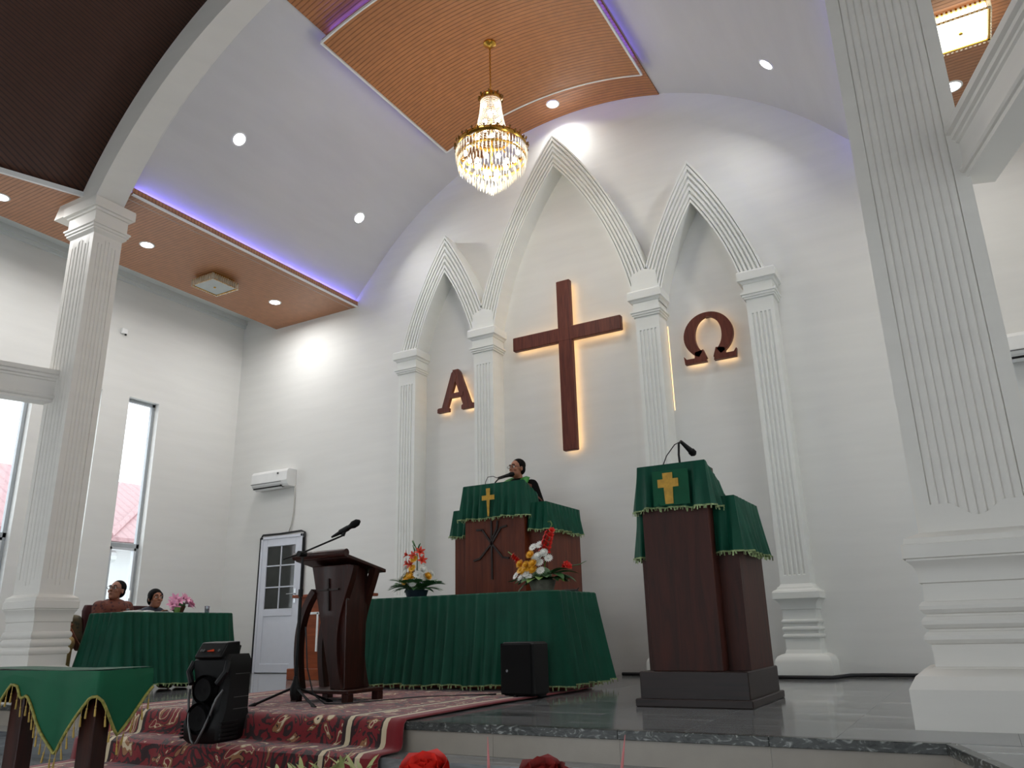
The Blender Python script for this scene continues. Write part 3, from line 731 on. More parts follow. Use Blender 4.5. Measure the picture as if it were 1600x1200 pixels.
def chandelier(x, y, ztop):
    r = thing('chandelier', 'lit crystal chandelier with gold rings hanging from arched wood panel', 'chandelier', (x, y, ztop))
    MB().lathe([(0.001, 0.0), (0.085, 0.0), (0.085, -0.02), (0.055, -0.04), (0.02, -0.07), (0.014, -0.10), (0.001, -0.10)], 20, cap=False).build('canopy', 'gold', r, smooth=AUTO)
    b = MB(); z = -0.10; k = 0
    while z > -0.86:
        a = 0 if k % 2 else pi/2
        b.tube([(0.012*cos(t)*cos(a), 0.012*cos(t)*sin(a), z-0.02+0.02*sin(t)) for t in [2*pi*i/8 for i in range(9)]], 0.0035, 5, False); z -= 0.033; k += 1
    b.tube([(0, 0, -0.08), (0, 0, -0.9)], 0.003, 5); b.build('chain', 'gold', r, smooth=True)
    zt, zn, zb = -0.90, -1.50, -1.68
    def gold_ring(rad, z, hh, nm):
        MB().lathe([(rad-0.01, z), (rad, z+hh/2), (rad+0.012, z), (rad, z-hh/2), (rad-0.01, z)], 40, cap=False).build(nm, 'gold', r, smooth=AUTO)
    gold_ring(0.14, zt+0.02, 0.07, 'upper_ring'); gold_ring(0.235, zn+0.02, 0.05, 'neck_ring'); gold_ring(0.45, zb+0.06, 0.07, 'main_ring'); gold_ring(0.42, zb-0.09, 0.04, 'lower_ring')
    b = MB()
    for a in [2*pi*i/8 for i in range(8)]:
        b.tube([(0.235*cos(a), 0.235*sin(a), zn+0.02), (0.34*cos(a), 0.34*sin(a), zn+0.03), (0.45*cos(a), 0.45*sin(a), zb+0.06)], 0.008, 6)
    b.tube([(0, 0, zt+0.05), (0, 0, zb-0.25)], 0.015, 8); b.build('arms', 'gold', r, smooth=True)
    def octa(b, p, w_, h_):
        x0, y0, z0 = p; b.add([(x0, y0, z0), (x0+w_, y0, z0-h_*0.35), (x0, y0+w_, z0-h_*0.35), (x0-w_, y0, z0-h_*0.35), (x0, y0-w_, z0-h_*0.35), (x0, y0, z0-h_)],
              [(0, 2, 1), (0, 3, 2), (0, 4, 3), (0, 1, 4), (5, 1, 2), (5, 2, 3), (5, 3, 4), (5, 4, 1)])
    # amber drops standing on both rings
    for rad, z, n_, nm in ((0.155, zt+0.06, 16, 'upper_amber_drops'), (0.465, zb+0.12, 36, 'main_amber_drops')):
        b = MB()
        for i in range(n_): a = 2*pi*i/n_; octa(b, (rad*cos(a), rad*sin(a), z+(0.012 if i % 2 else -0.012)), 0.018, 0.07)
        b.build(nm, 'amber', r)
    # bead strands from the upper ring down to the neck
    b = MB()
    for i in range(48):
        a = 2*pi*i/48
        for k in range(20):
            t = k/19; rad = 0.13+0.105*t**1.6; octa(b, (rad*cos(a), rad*sin(a), zt-0.02+(zn-zt+0.02)*t), 0.009, 0.026)
    o = b.build('bead_strands', 'crystal', r); o['kind'] = 'stuff'
    # tiers of hanging prisms
    for t_, (rad, z, n_, hh) in enumerate(((0.45, zb+0.02, 60, 0.17), (0.425, zb-0.09, 56, 0.16), (0.36, zb-0.17, 48, 0.14), (0.30, zb-0.24, 40, 0.13), (0.24, zb-0.31, 34, 0.13), (0.18, zb-0.37, 26, 0.12), (0.12, zb-0.42, 18, 0.12), (0.06, zb-0.46, 10, 0.12), (0.02, zb-0.50, 4, 0.12))):
        b = MB()
        for i in range(n_):
            a = 2*pi*(i+0.5*(t_ % 2))/n_; octa(b, (rad*cos(a), rad*sin(a), z), 0.011, hh)
        o = b.build('crystal_tier', 'crystal', r); o['kind'] = 'stuff'
    bulb = MB().ell((0, 0, 0), (0.028, 0.028, 0.036), n=10, m=7); o0 = None
    sp = [(0.33*cos(2*pi*i/12), 0.33*sin(2*pi*i/12), zb-0.0) for i in range(12)] + [(0.2*cos(2*pi*i/8+0.2), 0.2*sin(2*pi*i/8+0.2), zb-0.16) for i in range(8)] + [(0.08*cos(2*pi*i/4), 0.08*sin(2*pi*i/4), zb-0.33) for i in range(4)] + [(0.09*cos(2*pi*i/3+k), 0.09*sin(2*pi*i/3+k), zt-0.1-0.18*k) for k in range(3) for i in range(3)]
    for p in sp:
        if o0 is None: o0 = bulb.build('bulb', 'bulb', r, smooth=True); o = o0
        else: o = bpy.data.objects.new('bulb', o0.data); link(o, r)
        o.location = p
    d = bpy.data.lights.new('chandelier_light', 'POINT'); d.energy = CHAND_W; d.shadow_soft_size = 0.35; d.color = (1, 0.95, 0.86)
    o = bpy.data.objects.new('chandelier_light', d); o.location = (0, 0, zb-0.62); link(o, r)
chandelier(-4.39, -2.10, VZ+VR-0.18-0.004)

# ================================================================== ON THE ALTAR WALL
def outline_tube(b, pts, y, rad=0.008):
    b.tube([(p[0], y, p[1]) for p in pts]+[(pts[0][0], y, pts[0][1])], rad, 6, False)
cr = thing('wall_cross', 'tall brown wooden cross with warm light glowing behind it', 'cross', (CX, 0, 2.84))
b = MB(); b.bbox(-4.505, -4.295, -0.165, -0.085, 2.84, 5.32, 0.008); b.build('upright', 'crossw', cr, world=True)
b = MB(); b.bbox(-5.235, -3.56, -0.167, -0.083, 4.40, 4.605, 0.008); b.build('crossbar', 'crossw', cr, world=True)
b = MB(); b.box(-4.43, -4.37, -0.085, 0.0, 3.2, 3.3); b.box(-4.43, -4.37, -0.085, 0.0, 4.9, 5.0); b.build('wall_bracket', 'iron', cr, world=True)
b = MB(); i_ = 0.030
outline_tube(b, [(-4.505+i_, 2.84+i_), (-4.295-i_, 2.84+i_), (-4.295-i_, 4.40+i_), (-3.56-i_, 4.40+i_), (-3.56-i_, 4.605-i_), (-4.295-i_, 4.605-i_), (-4.295-i_, 5.32-i_), (-4.505+i_, 5.32-i_), (-4.505+i_, 4.605-i_), (-5.235+i_, 4.605-i_), (-5.235+i_, 4.40+i_), (-4.505+i_, 4.40+i_)], -0.055)
b.build('led_strip', 'ledwarm', cr, world=True)

def bar(b, p, q, w0, w1, y0, y1):
    p = Vector(p); q = Vector(q); d = (q-p).normalized(); n_ = Vector((-d.y, d.x))
    b.prism([tuple(p-n_*w0), tuple(p+n_*w0), tuple(q+n_*w1), tuple(q-n_*w1)], y0, y1, 'xz')
al = thing('alpha_letter', 'brown wooden letter A with warm backlight inside left arch', 'letter', (-6.26, 0, 3.70))
b = MB(); Y0, Y1 = -0.125, -0.065
x0, x1, zb_, zt_ = -6.585, -5.925, 3.71, 4.335
b.prism([(-6.52, zb_+.02), (-6.42, zb_+.02), (-6.245, 4.22), (-6.30, zt_-.01), (-6.34, zt_-.05)], Y0, Y1)
b.prism([(-6.32, zt_), (-6.22, zt_), (-6.19, zt_-.04), (-5.98, zb_+.02), (-6.12, zb_+.02), (-6.30, 4.24)], Y0+.004, Y1)
b.box(-6.43, -6.13, Y0-.004, Y1, 3.90, 3.965)
for a, c in ((-6.585, -6.385), (-6.155, -5.925)): b.prism([(a, zb_-.015), (c, zb_-.015), (c, zb_+.04), (c-.02, zb_+.055), (a+.02, zb_+.055), (a, zb_+.04)], Y0-.006, Y1)
b.build('letter_body', 'crossw', al, world=True)
b = MB()
b.tube([(-6.49, -0.045, zb_+.03), (-6.29, -0.045, 4.28)], 0.007, 6); b.tube([(-6.03, -0.045, zb_+.03), (-6.25, -0.045, 4.28)], 0.007, 6); b.tube([(-6.40, -0.045, 3.93), (-6.14, -0.045, 3.93)], 0.007, 6)
for a, c in ((-6.56, -6.41), (-6.13, -5.95)): b.tube([(a, -0.045, zb_+.01), (c, -0.045, zb_+.01)], 0.007, 6)
b.build('led_strip', 'ledwarm', al, world=True)
MB().box(-6.30, -6.22, -0.066, 0.0, 4.24, 4.30).build('wall_bracket', 'iron', al, world=True)

om = thing('omega_letter', 'brown wooden letter omega with warm backlight inside right arch', 'letter', (-2.415, 0, 3.73))
b = MB(); oc = (-2.415, 4.085); pin, pout, led = [], [], []
for i in range(41):
    a = radians(-62+304*i/40); s_ = sin(a); c_ = cos(a)
    thick = 0.036+0.036*abs(c_)**1.3
    rx, rz = 0.245, 0.285
    pin.append((oc[0]+(rx-thick)*c_, oc[1]+(rz-thick)*s_)); pout.append((oc[0]+(rx+thick)*c_, oc[1]+(rz+thick*0.6)*s_)); led.append((oc[0]+rx*c_, -0.045, oc[1]+rz*s_))
for i in range(40): b.prism([pin[i], pout[i], pout[i+1], pin[i+1]], Y0, Y1)
for s_ in (-1, 1):
    f_ = lambda v: oc[0]+s_*v
    b.prism([(f_(0.045), 3.735), (f_(0.325), 3.735), (f_(0.335), 3.845), (f_(0.30), 3.80), (f_(0.06), 3.80)][::s_], Y0-.006, Y1)
    b.prism([(f_(0.04), 3.78), (f_(0.20), 3.78), (f_(0.19), 3.88), (f_(0.08), 3.90)][::s_], Y0, Y1)
b.build('letter_body', 'crossw', om, world=True)
b = MB(); b.tube(led, 0.007, 6)
for s_ in (-1, 1): b.tube([(oc[0]+s_*0.07, -0.045, 3.76), (oc[0]+s_*0.31, -0.045, 3.76)], 0.007, 6)
b.build('led_strip', 'ledwarm', om, world=True)
MB().box(-2.45, -2.38, -0.066, 0.0, 4.35, 4.385).build('wall_bracket', 'iron', om, world=True)
ls = thing('led_strip_light', 'thin vertical warm strip light beside pilaster left of the omega', 'strip light', (P3+0.175, 0, 3.2))
MB().box(-0.004, 0.004, -0.006, 0.0, 0.0, 1.15).build('led_strip', m_emit('warm_led_strip_dim', (1, 0.66, 0.32, 1), 2.2), ls); MB().box(-0.007, 0.007, -0.0025, 0.0, -0.01, 1.16).build('channel', 'white', ls)

def air_con(x0, x1, z0, z1, label):
    r = thing('air_conditioner', label, 'air conditioner', ((x0+x1)/2, 0, z0), 0, 'split air conditioners on the altar wall')
    prof = [(0, z0), (-0.17, z0), (-0.20, z0+0.035), (-0.225, z0+0.09), (-0.22, z1-0.05), (-0.195, z1-0.01), (-0.17, z1), (0, z1)]
    b = MB(); b.prism(prof, x0, x1, 'yz'); b.build('casing', 'white', r, world=True, bevel=0.006)
    b = MB(); b.box(x0+0.04, x1-0.14, -0.205, -0.12, z0-0.004, z0+0.02); b.build('outlet', 'black', r, world=True)
    b = MB(); b.prism([(-0.235, z0+0.035), (-0.242, z0+0.045), (-0.15, z0-0.03), (-0.145, z0-0.022)], x0+0.05, x1-0.15, 'yz'); b.build('louvre', 'white', r, world=True)
    MB().box(x0, x1-0.13, -0.229, -0.218, z0+0.072, z0+0.08).build('seam', 'greymetal', r, world=True)
    MB().box(x1-0.22, x1-0.19, -0.232, -0.222, z1-0.09, z1-0.06).build('display', 'greymetal', r, world=True)
    return r
air_con(-10.35, -9.53, 2.92, 3.21, 'white air conditioner on wall above the white door')
air_con(0.45, 1.32, 3.13, 3.41, 'white air conditioner partly hidden behind the large right column')

dr = tag(bpy.data.objects.new('door_1', None), kind='structure'); dr.location = (-9.735, 0, 0); link(dr)
X0, X1, ZT = -10.20, -9.27, 2.13; fw = 0.045
b = MB(); b.box(X0, X0+fw, -0.05, 0, 0, ZT); b.box(X1-fw, X1, -0.05, 0, 0, ZT); b.box(X0, X1, -0.05, 0, ZT-fw, ZT); b.build('door_frame', 'doorwhite', dr, world=True, bevel=0.004)
a0, a1 = X0+fw, X1-fw
b = MB(); st = 0.105
b.box(a0, a0+st, -0.04, -0.005, 0.01, ZT-fw); b.box(a1-st, a1, -0.04, -0.005, 0.01, ZT-fw); b.box(a0+st, a1-st, -0.04, -0.005, 0.01, 0.14); b.box(a0+st, a1-st, -0.04, -0.005, 0.86, 0.97); b.box(a0+st, a1-st, -0.04, -0.005, ZT-fw-0.12, ZT-fw)
leaf = b.build('door_leaf', 'doorwhite', dr, world=True, bevel=0.004)
MB().box(a0+st, a1-st, -0.028, -0.008, 0.14, 0.86).build('lower_panel', 'doorwhite', dr, world=True)
gx0, gx1, gz0, gz1 = a0+st, a1-st, 0.97, ZT-fw-0.12; gm = (gx0+gx1)/2
rows_ = [gz0, gz0+0.34, gz0+0.68, gz1]
for k in range(3):
    for xa, xb in ((gx0, gm-0.008), (gm+0.008, gx1)):
        MB().box(xa, xb, -0.022, -0.014, rows_[k]+0.008, rows_[k+1]-0.008).build('pane', 'doorglass', dr, world=True)
b = MB(); b.box(gm-0.009, gm+0.009, -0.036, -0.008, gz0, gz1)
for k in (1, 2): b.box(gx0, gx1, -0.036, -0.008, rows_[k]-0.009, rows_[k]+0.009)
b.build('glazing_bar', 'doorwhite', dr, world=True)
b = MB(); b.box(a1-0.075, a1-0.035, -0.05, -0.04, 1.05, 1.27); b.tube([(a1-0.055, -0.04, 1.19), (a1-0.055, -0.085, 1.19), (a1-0.20, -0.085, 1.19)], 0.009, 8); b.build('door_handle', 'chrome', dr, world=True)
t = thing('wall_cable', 'thick black cable looped around the frame of white door', 'cable', (-9.74, 0, 0))
b = MB(); b.tube([(X0-0.035, -0.03, 0.0), (X0-0.03, -0.03, 1.0), (X0-0.025, -0.03, ZT-0.02), (X0+0.02, -0.03, ZT+0.035), (X0+0.4, -0.03, ZT+0.03), (X1-0.05, -0.03, ZT+0.045), (X1+0.025, -0.03, ZT+0.02), (X1+0.03, -0.03, ZT-0.3), (X1+0.03, -0.03, 0.0)], 0.016, 7)
b.build('cable_run', 'cable', t, smooth=True, world=True)
t = thing('drain_hose', 'thin pale hose hanging from air conditioner to the door', 'hose', (-9.53, 0, ZT))
b = MB(); b.tube([(-9.535, -0.02, 2.94), (-9.525, -0.02, 2.75), (-9.53, -0.02, 2.5), (-9.56, -0.02, 2.3), (-9.60, -0.03, ZT+0.05)], 0.009, 6); b.build('hose_run', 'cablewhite', t, smooth=True, world=True)
t = thing('floor_cable', 'black cable lying along the foot of the altar wall', 'cable', (-2.0, -0.3, 0))
b = MB(); b.tube([(-3.9, -0.03, .02), (-3.45, -0.03, .02), (-3.4, -0.42, .02), (-2.9, -0.46, .02), (-2.7, -0.05, .02), (-2.1, -0.04, .02), (-1.98, -0.46, .02), (-1.42, -0.47, .02), (-1.3, -0.06, .02), (-1.0, -0.03, .022), (-0.5, -0.04, .02), (0.3, -0.03, .02), (1.2, -0.03, .02)], 0.02, 7)
b.build('cable_run', 'cable', t, smooth=True, world=True)
t = thing('wall_sensor', 'small white sensor box high on the left wall', 'sensor', (XL, -2.39, 5.23))
MB().bbox(0.0, 0.05, -0.05, 0.05, -0.04, 0.05, 0.008).build('housing', 'white', t); MB().lathe([(0.001, 0.0), (0.016, 0.0), (0.016, 0.02), (0.001, 0.022)], 12, (0.04, 0.02, -0.06), False).build('lens', 'black', t)

# ---- what the left windows look out on
nb = tag(bpy.data.objects.new('neighbour_house', None), 'pale neighbouring house with red metal roof hazed to pink outside left windows', 'house'); nb.location = (-16, 0, 0); link(nb)
MB().box(-20, -15.4, -7.0, 6.0, -1.0, 2.5).build('wall', 'outwall', nb, world=True)
b = MB(); b.prism([(-14.9, 2.46), (-18.0, 4.2), (-21.1, 2.46), (-21.1, 2.54), (-18.0, 4.3), (-14.9, 2.54)], -7.5, 6.5, 'xz'); b.build('roof', 'roofred', nb, world=True)
b = MB(); b.tube([(-14.9, 0.35, 2.56), (-17.9, 3.6, 4.34)], 0.07, 8); b.build('hip_cap', 'roofred', nb, world=True)
b = MB(); b.tube([(-15.3, 0.2, 2.2), (-15.3, 0.75, 2.2)], 0.12, 10); b.tube([(-15.35, 0.3, 2.1), (-15.35, 0.25, -1)], 0.03, 8); b.build('gutter_pipe', 'outwall', nb, world=True)
tag(MB().box(-40, XL-0.25, -30, 30, -1.2, -1.0).build('ground_yard', 'outground'), kind='structure')

# ================================================================== RUG
rb = MB(); prof = [(-2.05, 0.012)]
def seg(p, q, n_):
    return [(p[0]+(q[0]-p[0])*i/n_, p[1]+(q[1]-p[1])*i/n_) for i in range(1, n_+1)]
prof += seg((-2.05, 0.012), (-4.98, 0.012), 20) + [(-5.03, 0.010), (-5.055, -0.01), (-5.062, -0.05)] + seg((-5.062, -0.05), (-5.07, -0.13), 3) + [(-5.085, -0.158), (-5.12, -0.168)]
prof += seg((-5.12, -0.168), (-5.26, -0.168), 3) + [(-5.30, -0.17), (-5.322, -0.19)] + seg((-5.322, -0.19), (-5.335, -0.31), 4) + [(-5.35, -0.335), (-5.39, -0.346)] + seg((-5.39, -0.346), (-6.62, -0.348), 10)
RX0, RX1 = -6.42, -3.37; rows = []; uv = []; s_ = 0.0; NXR = 48
for k, (y, z) in enumerate(prof):
    if k: s_ += hypot(y-prof[k-1][0], z-prof[k-1][1])
    row = []
    for i in range(NXR+1):
        u = (RX1-RX0)*i/NXR
        steep = 1.0 if (-0.16 < z < -0.02 or -0.33 < z < -0.18) else 0.0
        wv = 0.010*sin(u*9.0+1.0)*steep
        row.append((RX0+u+0.012*sin(s_*2.1)*(1 if i in (0, NXR) else 0), y-abs(wv), z+0.002*sin(u*7+s_*3)*(1-steep))); uv.append((u, s_))
    rows.append(row)
rb.grid(rows); rb.uv = uv
rug = rb.build('rug', 'rug', smooth=AUTO); tag(rug, 'dark red patterned rug draped over the platform steps', 'rug')
md = rug.modifiers.new('pile', 'SOLIDIFY'); md.thickness = 0.010; md.offset = -1

# ================================================================== CLOTH HELPERS
def round_rect(x0, x1, y0, y1, r, n=6, seglen=0.03):
    """closed outline, anticlockwise, as dense points with outward normals"""
    pts = []
    cs = [((x1-r, y0+r), -pi/2), ((x1-r, y1-r), 0), ((x0+r, y1-r), pi/2), ((x0+r, y0+r), pi)]
    raw = []
    for (cx, cy), a0 in cs:
        for i in range(n+1):
            a = a0+pi/2*i/n; raw.append(Vector((cx+r*cos(a), cy+r*sin(a))))
    raw.append(raw[0]); out_ = []
    for a, c in zip(raw, raw[1:]):
        L = (c-a).length; m = max(1, int(L/seglen))
        for i in range(m): out_.append(a+(c-a)*i/m)
    return out_
def open_path(pts, seglen=0.02):
    out_ = []; pts = [Vector(p) for p in pts]
    for a, c in zip(pts, pts[1:]):
        L = (c-a).length; m = max(1, int(L/seglen))
        for i in range(m): out_.append(a+(c-a)*i/m)
    out_.append(pts[-1]); return out_
def pleated(path, closed, z0, z1, pitch, amp_t, amp_b, flare, seed=1, rows=9, hemwave=0.006, top=None, sharp=0.7, topr=0.0):
    """hanging pleated cloth along a path (outside on the right-hand side of travel)"""
    rnd = random.Random(seed); n_ = len(path); s = [0.0]
    for a, c in zip(path, path[1:]): s.append(s[-1]+(c-a).length)
    L = s[-1]; ph = []; npl = max(3, int(L/pitch)); jit = [rnd.uniform(-0.25, 0.25) for _ in range(npl+2)]; am = [rnd.uniform(0.55, 1.25) for _ in range(npl+2)]
    B = MB(); rws = []; hem = []
    norm = []
    for i in range(n_):
        a = path[i-1] if (closed or i > 0) else path[i]; c = path[(i+1) % n_] if (closed or i < n_-1) else path[i]
        d = (c-a).normalized(); norm.append(Vector((d.y, -d.x)))
    for k in range(rows+1):
        t = k/rows; z = z1+(z0-z1)*t; row = []
        for i in range(n_):
            f = s[i]/L*npl; j = int(f) % npl; fr = f-int(f); fr = min(max(fr+jit[j]*fr*(1-fr)*2, 0), 1)
            wv = (0.5-0.5*cos(2*pi*fr))**sharp*am[j]
            am_ = amp_t+(amp_b-amp_t)*t
            off = flare*t**1.2 + am_*wv + 0.006*mnoise.noise((s[i]*3, z*2, seed))*t
            p = path[i]+norm[i]*off; zz = z
            if k == rows: zz += hemwave*sin(s[i]*11+seed)+hemwave*0.7*sin(s[i]*29)
            row.append((p.x, p.y, zz))
        rws.append(row)
    B.grid(rws, closed); hem = rws[-1]
    return B, hem, rws[0], norm
def fringe(hem, closed, h=0.03, seed=1, norm=None):
    """braided trim with little hanging loops along a hem"""
    B = MB(); rnd = random.Random(seed); n_ = len(hem)
    pts = [Vector(p) for p in hem] + ([Vector(hem[0])] if closed else [])
    nn = list(norm)+([norm[0]] if closed else [])
    off = [p+Vector((q.x, q.y, 0))*0.006 for p, q in zip(pts, nn)]
    B.grid([[tuple(p+Vector((0, 0, dz))) for p in off] for dz in (0.004, -0.008)])
    acc = 0.0
    for a, c in zip(off, off[1:]):
        acc += (c-a).length
        if acc > 0.021:
            acc = 0.0; hh = h*rnd.uniform(0.7, 1.3); w_ = 0.007; d = (c-a).normalized()
            sw = d*rnd.uniform(-0.012, 0.012)
            B.add([tuple(a-d*w_), tuple(a+d*w_), tuple(a+sw+d*w_*0.9+Vector((0, 0, -hh))), tuple(a+sw-d*w_*0.9+Vector((0, 0, -hh)))], [(0, 1, 2, 3)])
    return B

# ================================================================== ALTAR TABLE
ax0, ax1, ay0, ay1, az = -5.80, -3.39, -2.80, -1.80, 0.905
al = thing('altar_table', 'long wooden altar table under pleated green cloth before the high pulpit', 'table', ((ax0+ax1)/2, (ay0+ay1)/2, 0))
b = MB(); b.box(ax0+0.05, ax1-0.05, ay0+0.05, ay1-0.05, 0.86, 0.895); b.build('tabletop', 'orangew', al, world=True)
for x in (ax0+0.12, ax1-0.12):
    for y in (ay0+0.12, ay1-0.12): MB().box(x-0.04, x+0.04, y-0.04, y+0.04, 0.012, 0.86).build('leg', 'orangew', al, world=True)
MB().box(ax0+0.1, ax1+0.02, ay0+0.12, ay1-0.05, 0.03, 0.085).build('foot_board', 'orangew', al, world=True)
c = thing('altar_cloth', 'green pleated cloth with cream fringe covering the altar table', 'tablecloth', ((ax0+ax1)/2, (ay0+ay1)/2, 0))
path = round_rect(ax0, ax1, ay0, ay1, 0.13)
B, hem, top, nn = pleated(path, True, 0.075, az-0.012, 0.115, 0.020, 0.095, 0.075, 3, sharp=1.0)
B.build('skirt', 'green', c, smooth=True, world=True)
B = MB(); B.grid([[(p[0], p[1], az-0.012) for p in top], [(p.x, p.y, az-0.002) for p in round_rect(ax0+.01, ax1-.01, ay0+.01, ay1-.01, 0.12)][:len(top)]] if False else [[(p[0], p[1], az-0.012) for p in top], [((p[0]-(ax0+ax1)/2)*0.99+(ax0+ax1)/2, (p[1]-(ay0+ay1)/2)*0.985+(ay0+ay1)/2, az) for p in top]], True)
k = len(top); B.f.append(tuple(range(k, 2*k))); B.build('cloth_top', 'green', c, world=True)
fringe(hem, True, 0.035, 2, nn).build('fringe', 'fringe', c, world=True)['kind'] = 'stuff'

# ================================================================== CLOTH CROSS
def cloth_cross(r, x, z0, z1, y, hw, arm_z, arm_hw, arm_h, tilt=0.0, flareb=1.0):
    b = MB()
    b.prism([(x-hw*0.75*flareb, z0), (x+hw*0.75*flareb, z0), (x+hw, z1), (x-hw, z1)], y-0.006, y)
    b.prism([(x-arm_hw, arm_z-arm_h), (x+arm_hw, arm_z-arm_h), (x+arm_hw, arm_z+arm_h), (x-arm_hw, arm_z+arm_h)], y-0.0075, y)
    b.build('embroidered_cross', 'yellowcross', r, world=True)

def pulpit(nm, label, cat, xc, yf, yw, yb, a, bw, zbase, ztop, zhem, zwtop, zwhem, mat, plinth, floor_z, cloth_label, seed, cross, xo=0.0):
    r = thing(nm, label, cat, (xc, (yf+yb)/2, 0))
    # body: front box, two wings and sides; open at the back
    xf = xc+xo; b = MB(); b.bbox(xf-a, xf+a, yf, yw+0.10, zbase, ztop-0.02, 0.004); b.build('front_panel', mat, r, world=True)
    for s in (-1, 1):
        x0, x1 = sorted((xf+s*a*0.96, xc+s*bw))
        MB().box(x0, x1, yw, yw+0.05, zbase, zwtop-0.012).build('wing', mat, r, world=True)
        x0, x1 = sorted((xc+s*bw, xc+s*(bw-0.035)))
        MB().box(x0, x1, yw+0.05, yb, zbase, zwtop-0.012).build('side_panel', mat, r, world=True)
    MB().box(xc-bw+0.035, xc+bw-0.035, yw+0.10, yb, max(floor_z-0.06, zbase), floor_z).build('platform', mat, r, world=True)
    # sloping reading desk rising towards the congregation
    MB().prism([(yf-0.005, ztop-0.03), (yf-0.005, ztop-0.006), (yw+0.42, ztop-0.20), (yw+0.44, ztop-0.235), (yw+0.42, ztop-0.235), (yf+0.05, ztop-0.06)], xf-a, xf+a, 'yz').build('reading_desk', mat, r, world=True)
    if plinth:
        b = MB(); b.bbox(xc-bw-0.02, xc+bw+0.02, yf-0.03, yb+0.03, 0.04, zbase, 0.006); b.build('plinth', 'plinth', r, world=True)
        b = MB(); b.bbox(xc-bw-0.045, xc+bw+0.045, yf-0.08, yb+0.07, 0.0, 0.055, 0.006); b.build('plinth_foot', 'plinth', r, world=True)
    # cloths
    c = thing('pulpit_cloth', cloth_label[0], 'cloth', (xc, yf, ztop))
    e = 0.012
    pth = open_path([(xf-a-e, yw+0.22), (xf-a-e, yf-e), (xf+a+e, yf-e), (xf+a+e, yw+0.22)], 0.012)
    B, hem, top, nn = pleated(pth, False, zhem+0.02, ztop, 0.095, 0.008, 0.055, 0.025, seed, 8, sharp=1.0)
    for k_, rw in enumerate((B.v,)): pass
    # follow the slope of the desk along the sides
    vs = []
    for (x, y, z) in B.v:
        t = min(max((y-yf)/(yw+0.42-yf), 0.0), 1.0); vs.append((x, y, z-0.20*t*((z-zhem)/(ztop-zhem)) if z > zhem else z))
    B.v = vs
    B.build('hanging_cloth', 'green', c, smooth=AUTO, world=True)
    MB().prism([(yf-e, ztop-0.002), (yf-e, ztop+0.004), (yw+0.16, ztop-0.10), (yw+0.16, ztop-0.108)], xf-a-e, xf+a+e, 'yz').build('cloth_top', 'green', c, world=True)
    fringe(hem, False, 0.03, seed, nn).build('fringe', 'fringe', c, world=True)['kind'] = 'stuff'
    cross(c)
    for s, lab in ((-1, cloth_label[1]), (1, cloth_label[2])):
        w = thing('wing_cloth', lab, 'cloth', (xc+s*bw, yw, zwtop))
        pts = [(xf+s*(a*0.98), yw-e), (xc+s*(bw+e), yw-e), (xc+s*(bw+e), yb)]
        if s < 0: pts = pts[::-1]
        pth = open_path(pts, 0.012)
        B, hem, top, nn = pleated(pth, False, zwhem+0.02, zwtop, 0.095, 0.008, 0.055, 0.03, seed+s+9, 8, sharp=1.0)
        B.build('hanging_cloth', 'green', w, smooth=AUTO, world=True)
        fringe(hem, False, 0.03, seed+s+5, nn).build('fringe', 'fringe', w, world=True)['kind'] = 'stuff'
        tb = MB(); x0, x1 = sorted((xf+s*(a*0.98), xc+s*(bw+e))); tb.box(x0, x1, yw-e, yw+0.06, zwtop-0.004, zwtop+0.003)
        x0, x1 = sorted((xc+s*(bw-0.05), xc+s*(bw+e))); tb.box(x0, x1, yw+0.06, yb, zwtop-0.004, zwtop+0.003); tb.build('cloth_top', 'green', w, world=True)
    return r

def cross_high(c):
    cloth_cross(c, -4.83, 1.84, 2.17, -1.50-0.075, 0.027, 2.06, 0.085, 0.028, flareb=0.5)
hp = pulpit('high_pulpit', 'tall red-brown wooden pulpit with dark emblem behind the altar table', 'pulpit', -4.80, -1.50, -1.38, -0.48, 0.405, 0.63, 0.0, 2.235, 1.81, 1.975, 1.64, 'pulpit', False, 0.925,
       ('green pleated cloth with gold cross over the high pulpit front', 'green fringed cloth on the left wing of the high pulpit', 'green fringed cloth on the right wing of the high pulpit'), 4, cross_high)
# chi-rho style emblem on its front
b = MB(); ye = -1.506
def ebar(p, q, w=0.011): bar(b, p, q, w, w, ye-0.014, ye+0.004)
xc_ = -4.83
ebar((xc_, 1.12), (xc_, 1.80)); ebar((xc_-0.17, 1.36), (xc_, 1.53)); ebar((xc_, 1.53), (xc_+0.13, 1.71)); ebar((xc_, 1.53), (xc_-0.13, 1.70)); ebar((xc_, 1.53), (xc_+0.15, 1.36))
ebar((xc_-0.25, 1.345), (xc_-0.165, 1.365)); ebar((xc_+0.145, 1.365), (xc_+0.23, 1.35)); ebar((xc_+0.125, 1.705), (xc_+0.21, 1.72)); ebar((xc_-0.125, 1.695), (xc_-0.21, 1.70)); ebar((xc_+0.005, 1.58), (xc_+0.075, 1.70)); ebar((xc_+0.075, 1.70), (xc_+0.085, 1.79))
b.build('emblem', 'iron', hp, world=True)

def cross_ambo(c):
    cloth_cross(c, -1.925, 1.45, 1.69, -3.60-0.075, 0.040, 1.61, 0.082, 0.032, flareb=1.05)
    b = MB(); b.box(-2.05, -1.765, -3.674, -3.668, 1.44, 1.71); b.build('cross_panel', 'green2', c, world=True)
pulpit('ambo', 'dark reddish wooden ambo on a black plinth beside right column', 'ambo', -1.88, -3.60, -3.45, -2.72, 0.262, 0.382, 0.24, 1.768, 1.405, 1.50, 1.06, 'ambo', True, 0.30,
       ('green pleated cloth with wide gold cross over the ambo front', 'green fringed cloth on the left wing of the ambo', 'green fringed cloth on the right wing of the ambo'), 8, cross_ambo, -0.038)
